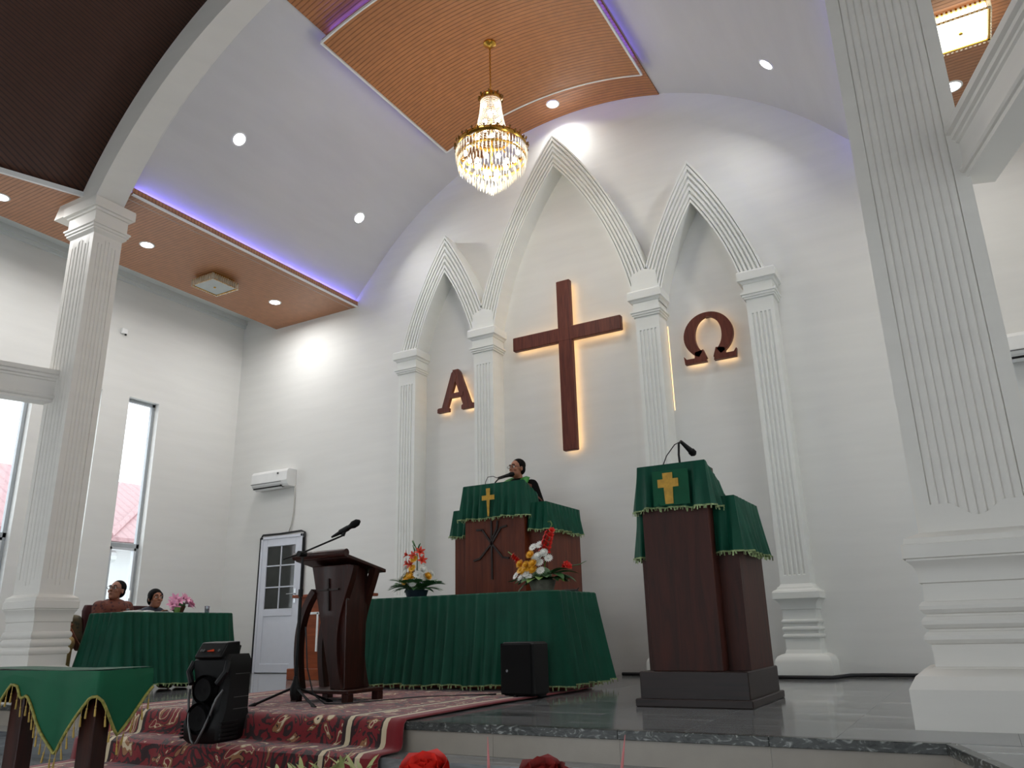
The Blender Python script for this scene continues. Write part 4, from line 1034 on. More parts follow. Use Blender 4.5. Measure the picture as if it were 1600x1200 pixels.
# gooseneck microphones
def goose_mic(pts, head0, head1, label, cablepts=None):
    r = thing('microphone', label, 'microphone', pts[0])
    B = MB().tube(pts, 0.009, 7); B.build('gooseneck', 'black', r, smooth=True, world=True)
    h0, h1 = Vector(head0), Vector(head1)
    MB().tube([h0, h0+(h1-h0)*0.45, h0+(h1-h0)*0.7], [0.013, 0.020, 0.025], 10).build('handle', 'black', r, smooth=AUTO, world=True)
    MB().tube([h0+(h1-h0)*0.68, h0+(h1-h0)*0.75, h0+(h1-h0)*0.9, h1], [0.024, 0.031, 0.030, 0.014], 10).build('grille', 'mesh', r, smooth=AUTO, world=True)
    if cablepts: MB().tube(cablepts, 0.0045, 6).build('cable', 'cable', r, smooth=True, world=True)
goose_mic([(-4.84, -1.40, 2.215), (-4.84, -1.39, 2.27), (-4.82, -1.35, 2.315), (-4.77, -1.30, 2.335)], (-4.85, -1.31, 2.335), (-4.665, -1.22, 2.385), 'black microphone on gooseneck in front of the preacher',
          [(-4.85, -1.31, 2.335), (-4.90, -1.34, 2.36), (-4.95, -1.38, 2.35), (-4.97, -1.40, 2.29), (-4.965, -1.42, 2.225)])
goose_mic([(-1.87, -3.50, 1.72), (-1.875, -3.50, 1.86), (-1.87, -3.49, 1.95), (-1.86, -3.46, 1.975)], (-1.86, -3.47, 1.97), (-1.785, -3.36, 1.87), 'black microphone on gooseneck above the ambo',
          [(-1.86, -3.47, 1.97), (-1.90, -3.51, 1.94), (-1.96, -3.55, 1.85), (-2.0, -3.57, 1.75)])

# ================================================================== MODERN LECTERN
lc = thing('lectern', 'dark polished wooden lectern with curved legs standing on the rug', 'lectern', (-4.88, -4.0, 0.012))
L0 = 0.014
b = MB(); b.bbox(-5.18, -4.55, -4.26, -3.80, L0+0.075, L0+0.105, 0.005); b.build('base_board', 'darkw', lc, world=True)
for x in (-5.145, -4.585):
    for y in (-4.22, -3.84): MB().bbox(x-0.035, x+0.035, y-0.035, y+0.035, L0, L0+0.076, 0.004).build('foot', 'darkw', lc, world=True)
b = MB(); rows = []
for t in (0.0, 0.35, 0.7, 1.0):
    z = L0+0.105+(1.13-L0-0.105)*t; hw = 0.078+0.125*t; xm = -4.735-0.125*t; yf_, yb_ = -4.18-0.02*t, -3.92+0.02*t
    rows.append([(xm-hw, yf_, z), (xm+hw, yf_, z), (xm+hw*0.9, yb_, z), (xm-hw*0.9, yb_, z)])
b.grid(rows, True); b.f += [(0, 1, 2, 3), (12, 13, 14, 15)]; b.build('pedestal', 'darkw', lc, world=True, bevel=0.006)
b = MB(); bar(b, (-4.845, 0.75), (-4.86, 1.02), 0.008, 0.008, -4.212, -4.18); bar(b, (-4.97, 0.925), (-4.74, 0.925), 0.008, 0.008, -4.212, -4.18); b.build('inlaid_cross', 'iron', lc, world=True)
def ribbon(b, pts, w_, y0, y1):
    pts = [Vector(p) for p in pts]; L_, R_ = [], []
    for i, p in enumerate(pts):
        d = (pts[min(i+1, len(pts)-1)]-pts[max(i-1, 0)]).normalized(); n_ = Vector((-d.y, d.x))*w_; L_.append(p+n_); R_.append(p-n_)
    rws = []
    for side, y in ((L_, y0), (R_, y0), (R_, y1), (L_, y1)): rws.append([(q.x, y, q.y) for q in side])
    b.grid(rws+[rws[0]]); n_ = len(pts); b.f += [(0, n_, 2*n_, 3*n_), (n_-1, 2*n_-1, 3*n_-1, 4*n_-1)]
def bez(p0, p1, p2, p3, n_=16):
    o_ = []
    for i in range(n_+1):
        t = i/n_; o_.append(tuple(p0[k]*(1-t)**3+3*p1[k]*t*(1-t)**2+3*p2[k]*t*t*(1-t)+p3[k]*t**3 for k in range(len(p0))))
    return o_
for y0, y1 in ((-4.22, -4.15), (-3.93, -3.86)):
    b = MB(); ribbon(b, bez((-5.02, 0.92), (-5.22, 0.70), (-5.20, 0.40), (-5.135, L0+0.10)), 0.027, y0, y1); b.build('curved_leg', 'darkw', lc, smooth=AUTO, world=True)
    b = MB(); ribbon(b, bez((-4.60, 1.12), (-4.66, 0.85), (-4.86, 0.66), (-4.69, L0+0.10), 20), 0.032, y0+0.001, y1-0.001); b.build('curved_leg', 'darkw', lc, smooth=AUTO, world=True)
b = MB(); b.prism([(-4.30, 1.175), (-4.30, 1.205), (-3.78, 1.105), (-3.78, 1.075)], -5.17, -4.57, 'yz'); b.build('desk_top', 'darkw', lc, world=True, bevel=0.006)
b = MB(); b.tube([(-5.17, -4.31, 1.215), (-4.575, -4.31, 1.215)], 0.034, 14); b.build('front_roll', 'darkw', lc, smooth=AUTO, world=True)

# ================================================================== MICROPHONE STAND
ms = thing('microphone_stand', 'black boom microphone stand on tripod left of the dark lectern', 'microphone stand', (-4.89, -4.50, 0.012))
mx0, my0 = -4.89, -4.50
b = MB(); b.tube([(mx0, my0, 0.10), (mx0, my0, 0.85)], 0.014, 10); b.tube([(mx0, my0, 0.85), (mx0, my0, 1.35)], 0.010, 10); b.build('pole', 'black', ms, smooth=AUTO, world=True)
b = MB(); b.lathe([(0.001, 0.06), (0.03, 0.06), (0.04, 0.10), (0.042, 0.15), (0.025, 0.20), (0.018, 0.24), (0.001, 0.24)], 14, (mx0, my0, 0.0), False); b.build('hub', 'black', ms, smooth=AUTO, world=True)
b = MB(); b.tube([(mx0, my0, 0.86), (mx0, my0, 0.92)], 0.02, 10); b.build('clutch', 'black', ms, smooth=AUTO, world=True)
for a in (radians(-150), radians(-20), radians(78)):
    lg = MB().tube([(mx0, my0, 0.16), (mx0+0.33*cos(a), my0+0.33*sin(a), 0.03)], 0.010, 8).build('leg', 'black', ms, smooth=AUTO, world=True)
    MB().tube([(mx0-ms.location.x+0.31*cos(a), my0-ms.location.y+0.31*sin(a), 0.026), (mx0-ms.location.x+0.36*cos(a), my0-ms.location.y+0.36*sin(a), 0.006)], 0.015, 8).build('rubber_foot', 'black', lg, smooth=AUTO)
b = MB(); b.tube([(mx0-0.20, my0-0.02, 1.18), (mx0, my0-0.03, 1.21), (mx0+0.50, my0-0.06, 1.325)], 0.008, 8); b.build('boom', 'black', ms, smooth=AUTO, world=True)
b = MB(); b.tube([(mx0, my0-0.05, 1.21), (mx0, my0+0.03, 1.21)], 0.024, 10); b.build('boom_clamp', 'black', ms, smooth=AUTO, world=True)
b = MB(); b.tube([(mx0+0.49, my0-0.06, 1.32), (mx0+0.505, my0-0.06, 1.355)], 0.014, 8); b.tube([(mx0+0.46, my0-0.06, 1.350), (mx0+0.54, my0-0.06, 1.378)], 0.023, 10); b.build('clip', 'black', ms, smooth=AUTO, world=True)
mk = thing('microphone', 'black handheld microphone clipped to the boom stand', 'microphone', (mx0+0.5, my0-0.06, 1.36))
b = MB(); b.tube([(mx0+0.37, my0-0.06, 1.318), (mx0+0.43, my0-0.06, 1.338), (mx0+0.575, my0-0.06, 1.392)], [0.008, 0.015, 0.021], 12); b.build('handle', 'black', mk, smooth=AUTO, world=True)
b = MB(); b.tube([(mx0+0.57, my0-0.06, 1.390), (mx0+0.595, my0-0.06, 1.400), (mx0+0.635, my0-0.06, 1.415), (mx0+0.66, my0-0.06, 1.424)], [0.022, 0.031, 0.029, 0.012], 12); b.build('grille', 'mesh', mk, smooth=AUTO, world=True)
t = thing('microphone_cable', 'black microphone cable trailing from the stand over the rug', 'cable', (-5.3, -4.0, 0.02))
b = MB(); b.tube([(-4.85, -4.46, 0.62), (-4.83, -4.44, 0.30), (-4.77, -4.42, 0.10), (-4.66, -4.40, 0.030), (-4.52, -4.36, 0.026), (-4.48, -4.25, 0.026), (-4.44, -4.05, 0.026), (-4.3, -3.6, 0.026), (-4.0, -3.35, 0.026), (-3.75, -3.26, 0.03)], 0.006, 6); b.build('cable_run', 'cable', t, smooth=True, world=True)

# ================================================================== SPEAKERS
sp = thing('floor_speaker', 'plain black floor speaker before the altar cloth', 'speaker', (-3.475, -3.24, 0.012), radians(-3))
MB().bbox(-0.165, 0.165, -0.12, 0.14, 0.015, 0.445, 0.018).build('cabinet', 'black', sp)
MB().bbox(-0.158, 0.158, -0.138, -0.118, 0.025, 0.436, 0.012).build('grille', 'mesh', sp)
o = MB().lathe([(0.001, -0.002), (0.013, -0.002), (0.013, 0.004), (0.001, 0.004)], 14, (0, 0, 0), False).build('badge', 'chrome', sp)
o.rotation_euler = (radians(90), 0, 0); o.location = (-0.085, -0.141, 0.215)
MB().bbox(-0.03, 0.0, -0.14, -0.11, 0.0, 0.02, 0.003).build('foot', 'black', sp); MB().bbox(-0.14, 0.14, 0.02, 0.12, 0.0, 0.02, 0.003).build('foot', 'black', sp)

kx, ky, kz = -4.98, -5.19, -0.166
ks = thing('portable_speaker', 'big black portable party speaker on the step covered by rug', 'speaker', (kx, ky, kz), radians(6))
b = MB(); rows = []
for z, hw, y0, y1 in ((0.0, 0.15, -0.13, 0.15), (0.03, 0.175, -0.155, 0.165), (0.14, 0.18, -0.165, 0.17), (0.22, 0.165, -0.12, 0.165), (0.42, 0.165, -0.10, 0.165), (0.50, 0.17, -0.115, 0.16), (0.56, 0.17, -0.12, 0.16), (0.60, 0.155, -0.08, 0.15)):
    r_ = 0.03; rows.append([(-hw+r_, y0, z), (hw-r_, y0, z), (hw, y0+r_, z), (hw, y1-r_, z), (hw-r_, y1, z), (-hw+r_, y1, z), (-hw, y1-r_, z), (-hw, y0+r_, z)])
b.grid(rows, True); b.f += [tuple(range(8)), tuple(range(56, 64))]; b.build('cabinet', 'black', ks, smooth=AUTO)
b = MB(); b.prism([(-0.13, 0.57), (-0.145, 0.585), (-0.075, 0.685), (0.05, 0.69), (0.06, 0.60)], -0.125, 0.125, 'yz'); b.build('control_panel', 'blackgloss', ks, bevel=0.008)
b = MB()
for k in range(4): b.box(-0.02+0.016*k, -0.013+0.016*k, -0.129, -0.118, 0.622, 0.628+0.003*k)
dsp = b.build('display', 'ledred', ks)
for x in (-0.085, -0.06, 0.085): o = MB().lathe([(0.001, -0.006), (0.010, -0.006), (0.011, 0.004), (0.001, 0.004)], 10, (0, 0, 0), False).build('knob', 'greymetal', ks); o.location = (x, -0.118, 0.628); o.rotation_euler = (radians(55), 0, 0)
for z, rad in ((0.36, 0.095), (0.17, 0.10)):
    o = MB().lathe([(0.001, 0.030), (rad*0.35, 0.020), (rad*0.8, 0.035), (rad*0.92, 0.0), (rad, -0.012), (rad*1.06, 0.0), (rad*1.06, 0.03)], 28, (0, 0, 0), False).build('woofer', 'mesh', ks, smooth=AUTO)
    o.rotation_euler = (radians(90), 0, 0); o.location = (0, -0.128 if z > 0.3 else -0.158, z)
for s in (-1, 1):
    MB().tube([(s*0.155, -0.125, 0.36), (s*0.13, -0.155, 0.30), (s*0.075, -0.19, 0.12), (s*0.03, -0.20, 0.03), (s*0.012, -0.195, 0.012)], 0.009, 8).build('trim_rod', 'greymetal', ks, smooth=AUTO)
    b = MB(); b.tube([(s*0.16, -0.10, 0.55), (s*0.175, -0.13, 0.48), (s*0.12, -0.15, 0.40)], 0.022, 8); b.build('shoulder', 'black', ks, smooth=AUTO)
    for k in range(5): MB().box(*sorted((s*0.172, s*0.188)), -0.15, 0.02, 0.03+k*0.026, 0.044+k*0.026).build('corner_rib', 'black', ks)
    for z in (0.30, 0.22, 0.46): MB().box(*sorted((s*0.163, s*0.170)), -0.02, 0.13, z, z+0.004).build('side_groove', 'greymetal', ks)
b = MB(); b.tube([(-0.09, 0.07, 0.60), (-0.09, 0.09, 0.65), (0.09, 0.09, 0.65), (0.09, 0.07, 0.60)], 0.012, 8); b.build('handle', 'black', ks, smooth=AUTO)

# ================================================================== WOODEN DESK BY THE DOOR
dk = thing('wooden_desk', 'orange brown wooden speaker desk behind the dark lectern', 'desk', (-7.55, -1.1, 0))
b = MB(); b.bbox(-8.10, -7.02, -1.40, -0.85, 0.0, 0.14, 0.006); b.build('base', 'orangew', dk, world=True)
b = MB(); b.prism([(-8.02, 0.14), (-7.10, 0.14), (-7.14, 1.04), (-7.98, 1.04)], -1.34, -0.90, 'xz'); b.build('cabinet', 'orangew', dk, world=True)
b = MB(); b.bbox(-8.08, -7.04, -1.40, -0.84, 1.04, 1.08, 0.006); b.build('desk_top', 'orangew', dk, world=True)
b = MB(); b.box(-7.93, -7.20, -1.352, -1.338, 0.82, 0.85); b.box(-7.93, -7.91, -1.352, -1.338, 0.18, 0.84); b.box(-7.66, -7.63, -1.352, -1.338, 0.35, 0.84); b.build('white_inlay', 'white', dk, world=True)

# ================================================================== SIDE TABLE WITH SEATED PEOPLE
tx0, tx1, ty0, ty1, tz = -8.55, -7.99, -3.98, -2.45, 0.84
tb = thing('side_table', 'wooden table under a green skirt where two people sit', 'table', ((tx0+tx1)/2, (ty0+ty1)/2, 0))
MB().box(tx0+0.03, tx1-0.03, ty0+0.03, ty1-0.03, tz-0.045, tz-0.012).build('tabletop', 'orangew', tb, world=True)
for x in (tx0+0.08, tx1-0.08):
    for y in (ty0+0.08, ty1-0.08): MB().box(x-0.03, x+0.03, y-0.03, y+0.03, 0, tz-0.045).build('leg', 'orangew', tb, world=True)
c = thing('side_table_cloth', 'green pleated tablecloth on the side table at left', 'tablecloth', ((tx0+tx1)/2, (ty0+ty1)/2, 0))
path = round_rect(tx0, tx1, ty0, ty1, 0.06, 5, 0.02)
B, hem, top, nn = pleated(path, True, 0.085, tz-0.01, 0.10, 0.016, 0.08, 0.08, 21, sharp=1.0)
B.build('skirt', 'green', c, smooth=True, world=True)
k = len(top); B = MB(); B.grid([[(p[0], p[1], tz-0.01) for p in top], [((p[0]-(tx0+tx1)/2)*0.97+(tx0+tx1)/2, (p[1]-(ty0+ty1)/2)*0.99+(ty0+ty1)/2, tz) for p in top]], True)
B.f.append(tuple(range(k, 2*k))); B.build('cloth_top', 'green', c, world=True)
fringe(hem, True, 0.035, 5, nn).build('fringe', 'fringe', c, world=True)['kind'] = 'stuff'
t = thing('open_book', 'open white book on the side table before the man', 'book', (-8.25, -3.58, tz))
b = MB(); b.prism([(-3.70, tz+.001), (-3.58, tz+.001), (-3.46, tz+.001), (-3.46, tz+.018), (-3.52, tz+.026), (-3.58, tz+.012), (-3.64, tz+.026), (-3.70, tz+.018)], -8.36, -8.14, 'yz'); b.build('pages', 'paper', t, world=True)
t = thing('paper_stack', 'thin stack of papers beside the open book', 'papers', (-8.22, -3.36, tz))
for k in range(3): MB().box(-0.10+0.004*k, 0.10+0.003*k, -0.07, 0.07, 0.001+0.004*k, 0.0045+0.004*k).build('sheet', 'paper', t)
t = thing('water_glass', 'small clear drinking glass at the far table end', 'glass', (-8.18, -2.70, tz))
MB().lathe([(0.026, 0.001), (0.033, 0.085), (0.030, 0.085), (0.024, 0.006), (0.001, 0.006)], 16, cap=False).build('tumbler', 'drinkglass', t, smooth=AUTO)
MB().lathe([(0.001, 0.007), (0.0235, 0.007), (0.027, 0.05), (0.001, 0.05)], 16, cap=False).build('water', 'drinkglass', t, smooth=AUTO)

def chair(x, y, rz, label):
    r = thing('padded_chair', label, 'chair', (x, y, 0), rz, 'maroon padded chairs behind the side table')
    # local: person faces +x
    MB().bbox(-0.22, 0.22, -0.21, 0.21, 0.40, 0.46, 0.03).build('seat', 'maroon', r)
    b = MB(); rws = []
    for t in (0.0, 0.2, 0.5, 0.85, 1.0):
        z = 0.50+0.46*t; xx = -0.24-0.07*t; hw = 0.175 if t < 0.9 else 0.145
        rws.append([(xx-0.03, -hw, z), (xx+0.03, -hw, z), (xx+0.045, 0, z), (xx+0.03, hw, z), (xx-0.03, hw, z)])
    b.grid(rws, True); b.f += [tuple(range(5)), tuple(range(20, 25))]; b.build('backrest', 'maroon', r, smooth=AUTO, bevel=0.01)
    for sx in (-1, 1):
        for sy in (-1, 1):
            MB().tube([(sx*0.20, sy*0.19, 0.0), (sx*0.20, sy*0.19, 0.41)], 0.014, 8).build('leg', 'greymetal', r, smooth=AUTO)
    for sy in (-1, 1): MB().tube([(-0.22, sy*0.19, 0.40), (-0.26, sy*0.20, 0.52), (-0.29, sy*0.19, 0.80)], 0.013, 8).build('back_post', 'greymetal', r, smooth=AUTO)
    return r

# ---- people: every figure one continuous remeshed body, clothing and hair as its children
def blob_mesh(name, shapes, voxel, smooth_it=4):
    b = MB()
    for sh in shapes:
        if sh[0] == 'e': b.ell(sh[1], sh[2], sh[3] if len(sh) > 3 else None, 16, 10)
        else:   # tapered limb with round ends
            p, q, r0, r1 = Vector(sh[1]), Vector(sh[2]), sh[3], sh[4]
            d = (q-p).normalized(); pts = [p-d*r0*0.9, p-d*r0*0.6, p, p+(q-p)*0.5, q, q+d*r1*0.6, q+d*r1*0.9]
            b.tube(pts, [r0*0.35, r0*0.8, r0, (r0+r1)/2, r1, r1*0.8, r1*0.35], 12)
    me = bpy.data.meshes.new(name); me.from_pydata(b.v, [], b.f); me.update()
    bm = bmesh.new(); bm.from_mesh(me); bmesh.ops.recalc_face_normals(bm, faces=bm.faces); bm.to_mesh(me); bm.free()
    tmp = bpy.data.objects.new('tmp', me); COL.objects.link(tmp)
    m1 = tmp.modifiers.new('r', 'REMESH'); m1.mode = 'VOXEL'; m1.voxel_size = voxel; m1.use_smooth_shade = True
    m2 = tmp.modifiers.new('s', 'SMOOTH'); m2.iterations = smooth_it; m2.factor = 0.5
    dg = bpy.context.evaluated_depsgraph_get(); out_ = bpy.data.meshes.new_from_object(tmp.evaluated_get(dg))
    bpy.data.objects.remove(tmp); out_.name = name
    for p in out_.polygons: p.use_smooth = True
    return out_
def put(name, me, mat, parent):
    me.materials.clear(); me.materials.append(M[mat]); o = bpy.data.objects.new(name, me); link(o, parent); return o
def head_shapes(c, yaw, pitch, s=1.0):
    """face looks along local +x, turned by yaw and lifted by pitch; c = centre of the head"""
    R_ = Matrix.Rotation(yaw, 3, 'Z') @ Matrix.Rotation(-pitch, 3, 'Y'); c = Vector(c)
    P = lambda x, y, z: tuple(c + R_ @ (Vector((x, y, z))*s)); E = lambda p, r: ('e', P(*p), tuple(k*s for k in r), R_)
    sh = [E((-0.012, 0, 0.03), (0.095, 0.077, 0.093)), E((0.02, 0, -0.045), (0.068, 0.060, 0.075)), E((0.055, 0, -0.092), (0.030, 0.034, 0.024)),
          E((0.088, 0, 0.012), (0.014, 0.013, 0.030)), E((0.099, 0, -0.018), (0.018, 0.018, 0.014)), E((0.090, 0.013, -0.022), (0.010, 0.009, 0.008)), E((0.090, -0.013, -0.022), (0.010, 0.009, 0.008)),
          E((0.074, 0.032, 0.030), (0.018, 0.028, 0.009)), E((0.074, -0.032, 0.030), (0.018, 0.028, 0.009)),
          E((0.058, 0.042, -0.020), (0.026, 0.022, 0.022)), E((0.058, -0.042, -0.020), (0.026, 0.022, 0.022)),
          E((0.080, 0, -0.052), (0.013, 0.027, 0.007)), E((0.077, 0, -0.066), (0.013, 0.023, 0.008)),
          E((-0.01, 0.080, -0.005), (0.018, 0.010, 0.031)), E((-0.01, -0.080, -0.005), (0.018, 0.010, 0.031))]
    return sh, P, R_
def face_bits(root, P, R_, s, hairmat, glasses, hair_shapes, open_mouth=False):
    hm = blob_mesh('hair', hair_shapes, 0.008, 3); put('hair', hm, hairmat, root)
    for sy in (-1, 1):
        e = MB().ell(P(0.076, sy*0.031, 0.010), (0.010*s, 0.014*s, 0.0085*s), R_, 10, 7).build('eye', 'paper', root, smooth=True, world=True)
        L_ = root.location
        b = MB().ell(P(0.084, sy*0.031, 0.010), (0.004*s, 0.006*s, 0.0065*s), R_, 8, 6); b.v = [(x-L_.x, y-L_.y, z-L_.z) for x, y, z in b.v]; b.build('pupil', 'hair', e, smooth=True)
        MB().tube([P(0.090, sy*0.014, 0.036), P(0.090, sy*0.034, 0.041), P(0.078, sy*0.052, 0.036)], 0.005*s, 6).build('eyebrow', hairmat, root, smooth=True, world=True)
    MB().ell(P(0.0895, 0, -0.059), (0.004*s, 0.022*s, (0.010 if open_mouth else 0.004)*s), R_, 10, 6).build('mouth', m_lip, root, smooth=True, world=True)
    if glasses:
        g = MB()
        for sy in (-1, 1):
            g.tube([P(0.104, sy*0.034+0.026*cos(a), 0.008+0.019*sin(a)) for a in [2*pi*i/14 for i in range(15)]], 0.0022, 5, False)
            g.tube([P(0.104, sy*0.058, 0.012), P(0.06, sy*0.084, 0.014), P(-0.02, sy*0.090, 0.010)], 0.0022, 5)
        g.tube([P(0.104, -0.010, 0.012), P(0.108, 0, 0.014), P(0.104, 0.010, 0.012)], 0.0022, 5); g.build('glasses', 'greymetal', root, smooth=True, world=True)
m_lip = m_plain('lips', rgb(112, 58, 52), 0.5)
def hand(wrist, fdir, palm_n, side, curl, s=1.0):
    """palm, four unequal bent fingers and a thumb that leaves the side of the palm"""
    w_ = Vector(wrist); f = Vector(fdir).normalized(); n_ = Vector(palm_n); n_ = (n_-f*n_.dot(f)).normalized(); a = f.cross(n_)*side
    sh = [('l', w_, w_+f*0.05*s, 0.024*s, 0.032*s)]
    for k in range(4): sh.append(('l', w_+f*0.04*s+a*(0.026-0.0175*k)*s, w_+f*0.088*s+a*(0.030-0.020*k)*s, 0.013*s, 0.0115*s))
    for k, L_ in enumerate((0.068, 0.078, 0.072, 0.056)):
        p = w_+f*0.088*s+a*(0.030-0.020*k)*s; d = f; cu = curl
        for q, m_ in enumerate((0.45, 0.32, 0.23)):
            d = (d*cos(cu)+n_*sin(cu)).normalized(); e = p+d*L_*m_*s; sh.append(('l', p, e, (0.0095-0.001*q)*s, (0.0085-0.001*q)*s)); p = e; cu = curl*1.1; 
            nn_ = n_; n_k = (n_*cos(cu)-f*sin(cu)); d = d
    p = w_+f*0.025*s+a*0.026*s; q = p+(f*0.55+a*0.75+n_*0.25).normalized()*0.042*s; e = q+(f*0.85+a*0.25+n_*0.45).normalized()*0.032*s
    sh += [('l', p, q, 0.014*s, 0.011*s), ('l', q, e, 0.0105*s, 0.0085*s)]
    return sh

def shift(shapes, L_):
    out_ = []
    for sh in shapes:
        if sh[0] == 'e': out_.append(('e', tuple(Vector(sh[1])-L_)) + tuple(sh[2:]))
        else: out_.append(('l', tuple(Vector(sh[1])-L_), tuple(Vector(sh[2])-L_), sh[3], sh[4]))
    return out_

def person(label, loc, head_c, yaw, pitch, parts_body, clothes, hair_fn, skin='skin', glasses=False, hs=1.0, open_mouth=False):
    r0 = None; L_ = Vector(loc)
    hsx, P, R_ = head_shapes(head_c, yaw, pitch, hs)
    me = blob_mesh('body', shift(hsx+parts_body, L_), 0.0075, 3)
    me.materials.clear(); me.materials.append(M[skin])
    root = bpy.data.objects.new('person', me); root.location = loc; link(root); tag(root, label, 'person')
    for nm, shapes, mat, vox in clothes: put(nm, blob_mesh(nm, shift(shapes, L_), vox, 4), mat, root)
    face_bits(root, P, R_, hs, 'hair', glasses, shift(hair_fn(P, R_, hs), L_), open_mouth)
    return root, P
def short_hair(P, R_, s):
    E = lambda p, r: ('e', P(*p), tuple(k*s for k in r), R_)
    return [E((-0.027, 0, 0.055), (0.092, 0.081, 0.082)), E((-0.052, 0, 0.0), (0.058, 0.077, 0.070)), E((-0.01, 0.066, 0.045), (0.035, 0.018, 0.045)), E((-0.01, -0.066, 0.045), (0.035, 0.018, 0.045))]
def tied_hair(P, R_, s):
    E = lambda p, r: ('e', P(*p), tuple(k*s for k in r), R_)
    return [E((-0.022, 0, 0.050), (0.097, 0.086, 0.088)), E((-0.050, 0, -0.005), (0.064, 0.083, 0.085)), E((-0.105, 0, -0.01), (0.045, 0.05, 0.045)), E((0.0, 0.074, 0.03), (0.05, 0.016, 0.06)), E((0.0, -0.074, 0.03), (0.05, 0.016, 0.06))]

def seated(x, y, hz, yaw, sh_drop, tilt=0.0):
    """limb points of a figure sitting at (x, y) and facing +x; hz = head centre height"""
    d = {}
    d['hip'] = Vector((x, y, 0.54)); d['chest'] = Vector((x-0.02, y, hz-0.31)); d['neck'] = Vector((x-0.005, y, hz-0.12))
    for s, k in ((-1, 'r'), (1, 'l')):
        d['sh'+k] = Vector((x-0.02, y+s*0.175, hz-0.185-sh_drop)); d['el'+k] = Vector((x+0.05, y+s*0.235, hz-0.50)); d['wr'+k] = Vector((x+0.26, y+s*0.13, 0.80 if hz > 1.0 else 0.7))
        d['hp'+k] = Vector((x+0.03, y+s*0.09, 0.53)); d['kn'+k] = Vector((x+0.43, y+s*0.11, 0.52)); d['an'+k] = Vector((x+0.44, y+s*0.11, 0.09))
    return d
def seated_body(d, hc):
    b = [('l', d['neck']-Vector((0, 0, 0.05)), Vector(hc)+Vector((-0.015, 0, -0.06)), 0.056, 0.052), ('l', d['chest'], d['hip'], 0.13, 0.13), ('l', d['neck']-Vector((0, 0, 0.06)), d['chest'], 0.09, 0.13)]
    for k in 'rl':
        b += [('l', d['neck']-Vector((0, 0, 0.08)), d['sh'+k], 0.06, 0.06), ('l', d['sh'+k], d['el'+k], 0.052, 0.042), ('l', d['el'+k], d['wr'+k], 0.040, 0.027), ('l', d['hp'+k], d['kn'+k], 0.082, 0.058), ('l', d['kn'+k], d['an'+k], 0.054, 0.036), ('l', d['an'+k]+Vector((-0.02, 0, -0.055)), d['an'+k]+Vector((0.15, 0, -0.06)), 0.033, 0.028)]
        b += hand(d['wr'+k], d['wr'+k]-d['el'+k]+Vector((0.05, 0, 0.04)), (0, 0, -1), 1 if k == 'l' else -1, 0.35)
    return b
def shirt(d, g=0.016, sleeve=1.0):
    b = [('l', d['chest'], d['hip'], 0.145+g, 0.145+g), ('l', d['neck']-Vector((0, 0, 0.085)), d['chest'], 0.085+g, 0.14+g), ('e', d['chest']+Vector((0, 0, 0.10)), (0.12+g, 0.19+g, 0.13))]
    for k in 'rl':
        b += [('l', d['neck']-Vector((0, 0, 0.085)), d['sh'+k], 0.055+g, 0.062+g), ('l', d['sh'+k], d['sh'+k]+(d['el'+k]-d['sh'+k])*min(1.0, sleeve), 0.060+g, 0.050+g)]
        if sleeve > 1: b.append(('l', d['el'+k], d['el'+k]+(d['wr'+k]-d['el'+k])*(sleeve-1), 0.048+g, 0.034+g))
    return b
def trousers(d, g=0.014):
    b = [('l', d['hip']+Vector((0, 0, 0.05)), d['hip'], 0.15+g, 0.15+g)]
    for k in 'rl': b += [('l', d['hp'+k], d['kn'+k], 0.088+g, 0.066+g), ('l', d['kn'+k], d['an'+k], 0.062+g, 0.05+g)]
    return b
def shoes(root, d, mat='black'):
    for k in 'rl':
        L_ = root.location
        put('shoe', blob_mesh('shoe', shift([('l', d['an'+k]+Vector((-0.03, 0, -0.04)), d['an'+k]+Vector((0.15, 0, -0.05)), 0.042, 0.036)], L_), 0.01, 2), mat, root)

# man in batik
mxp, myp = -8.90, -3.45
chair(mxp-0.02, myp, 0.0, 'maroon padded chair under the man in brown batik')
d = seated(mxp, myp, 1.11, 0, 0.0); hc = (mxp+0.01, myp, 1.11)
root, P = person('man in red-brown batik shirt and glasses seated at the side table', (mxp, myp, 0), hc, radians(-72), radians(16), seated_body(d, hc),
       [('shirt', shirt(d, 0.018, 1.85), 'batik', 0.012), ('trousers', trousers(d), 'robe', 0.014)], short_hair, 'skin', True)
shoes(root, d)
MB().tube([P(0.02, 0.0, -0.17), P(0.05, -0.03, -0.22), P(0.06, -0.02, -0.28)], 0.012, 6).build('collar', 'batik', root, smooth=True, world=True)
MB().bbox(mxp+0.125, mxp+0.15, myp+0.07, myp+0.11, 0.865, 0.905, 0.006).build('name_badge', 'greymetal', root, world=True)
# woman
wxp, wyp = -8.92, -2.90
chair(wxp-0.02, wyp, 0.0, 'maroon padded chair under the woman in navy')
d = seated(wxp, wyp, 1.03, 0, 0.01); hc = (wxp+0.02, wyp, 1.03)
root, P = person('woman in navy top with dark tied hair seated at the side table', (wxp, wyp, 0), hc, radians(-8), radians(6), seated_body(d, hc),
       [('blouse', shirt(d, 0.014, 1.9), 'navy', 0.012), ('skirt', trousers(d, 0.03), 'robe', 0.014)], tied_hair, 'skin2', False, 0.96)
shoes(root, d)
MB().tube([(wxp+0.02, wyp-0.22, 0.86), (wxp+0.10, wyp-0.12, 0.875), (wxp+0.12, wyp-0.04, 0.84), (wxp+0.15, wyp+0.0, 0.78)], [0.010, 0.016, 0.014, 0.010], 8).build('white_scarf', 'paper', root, smooth=True, world=True)
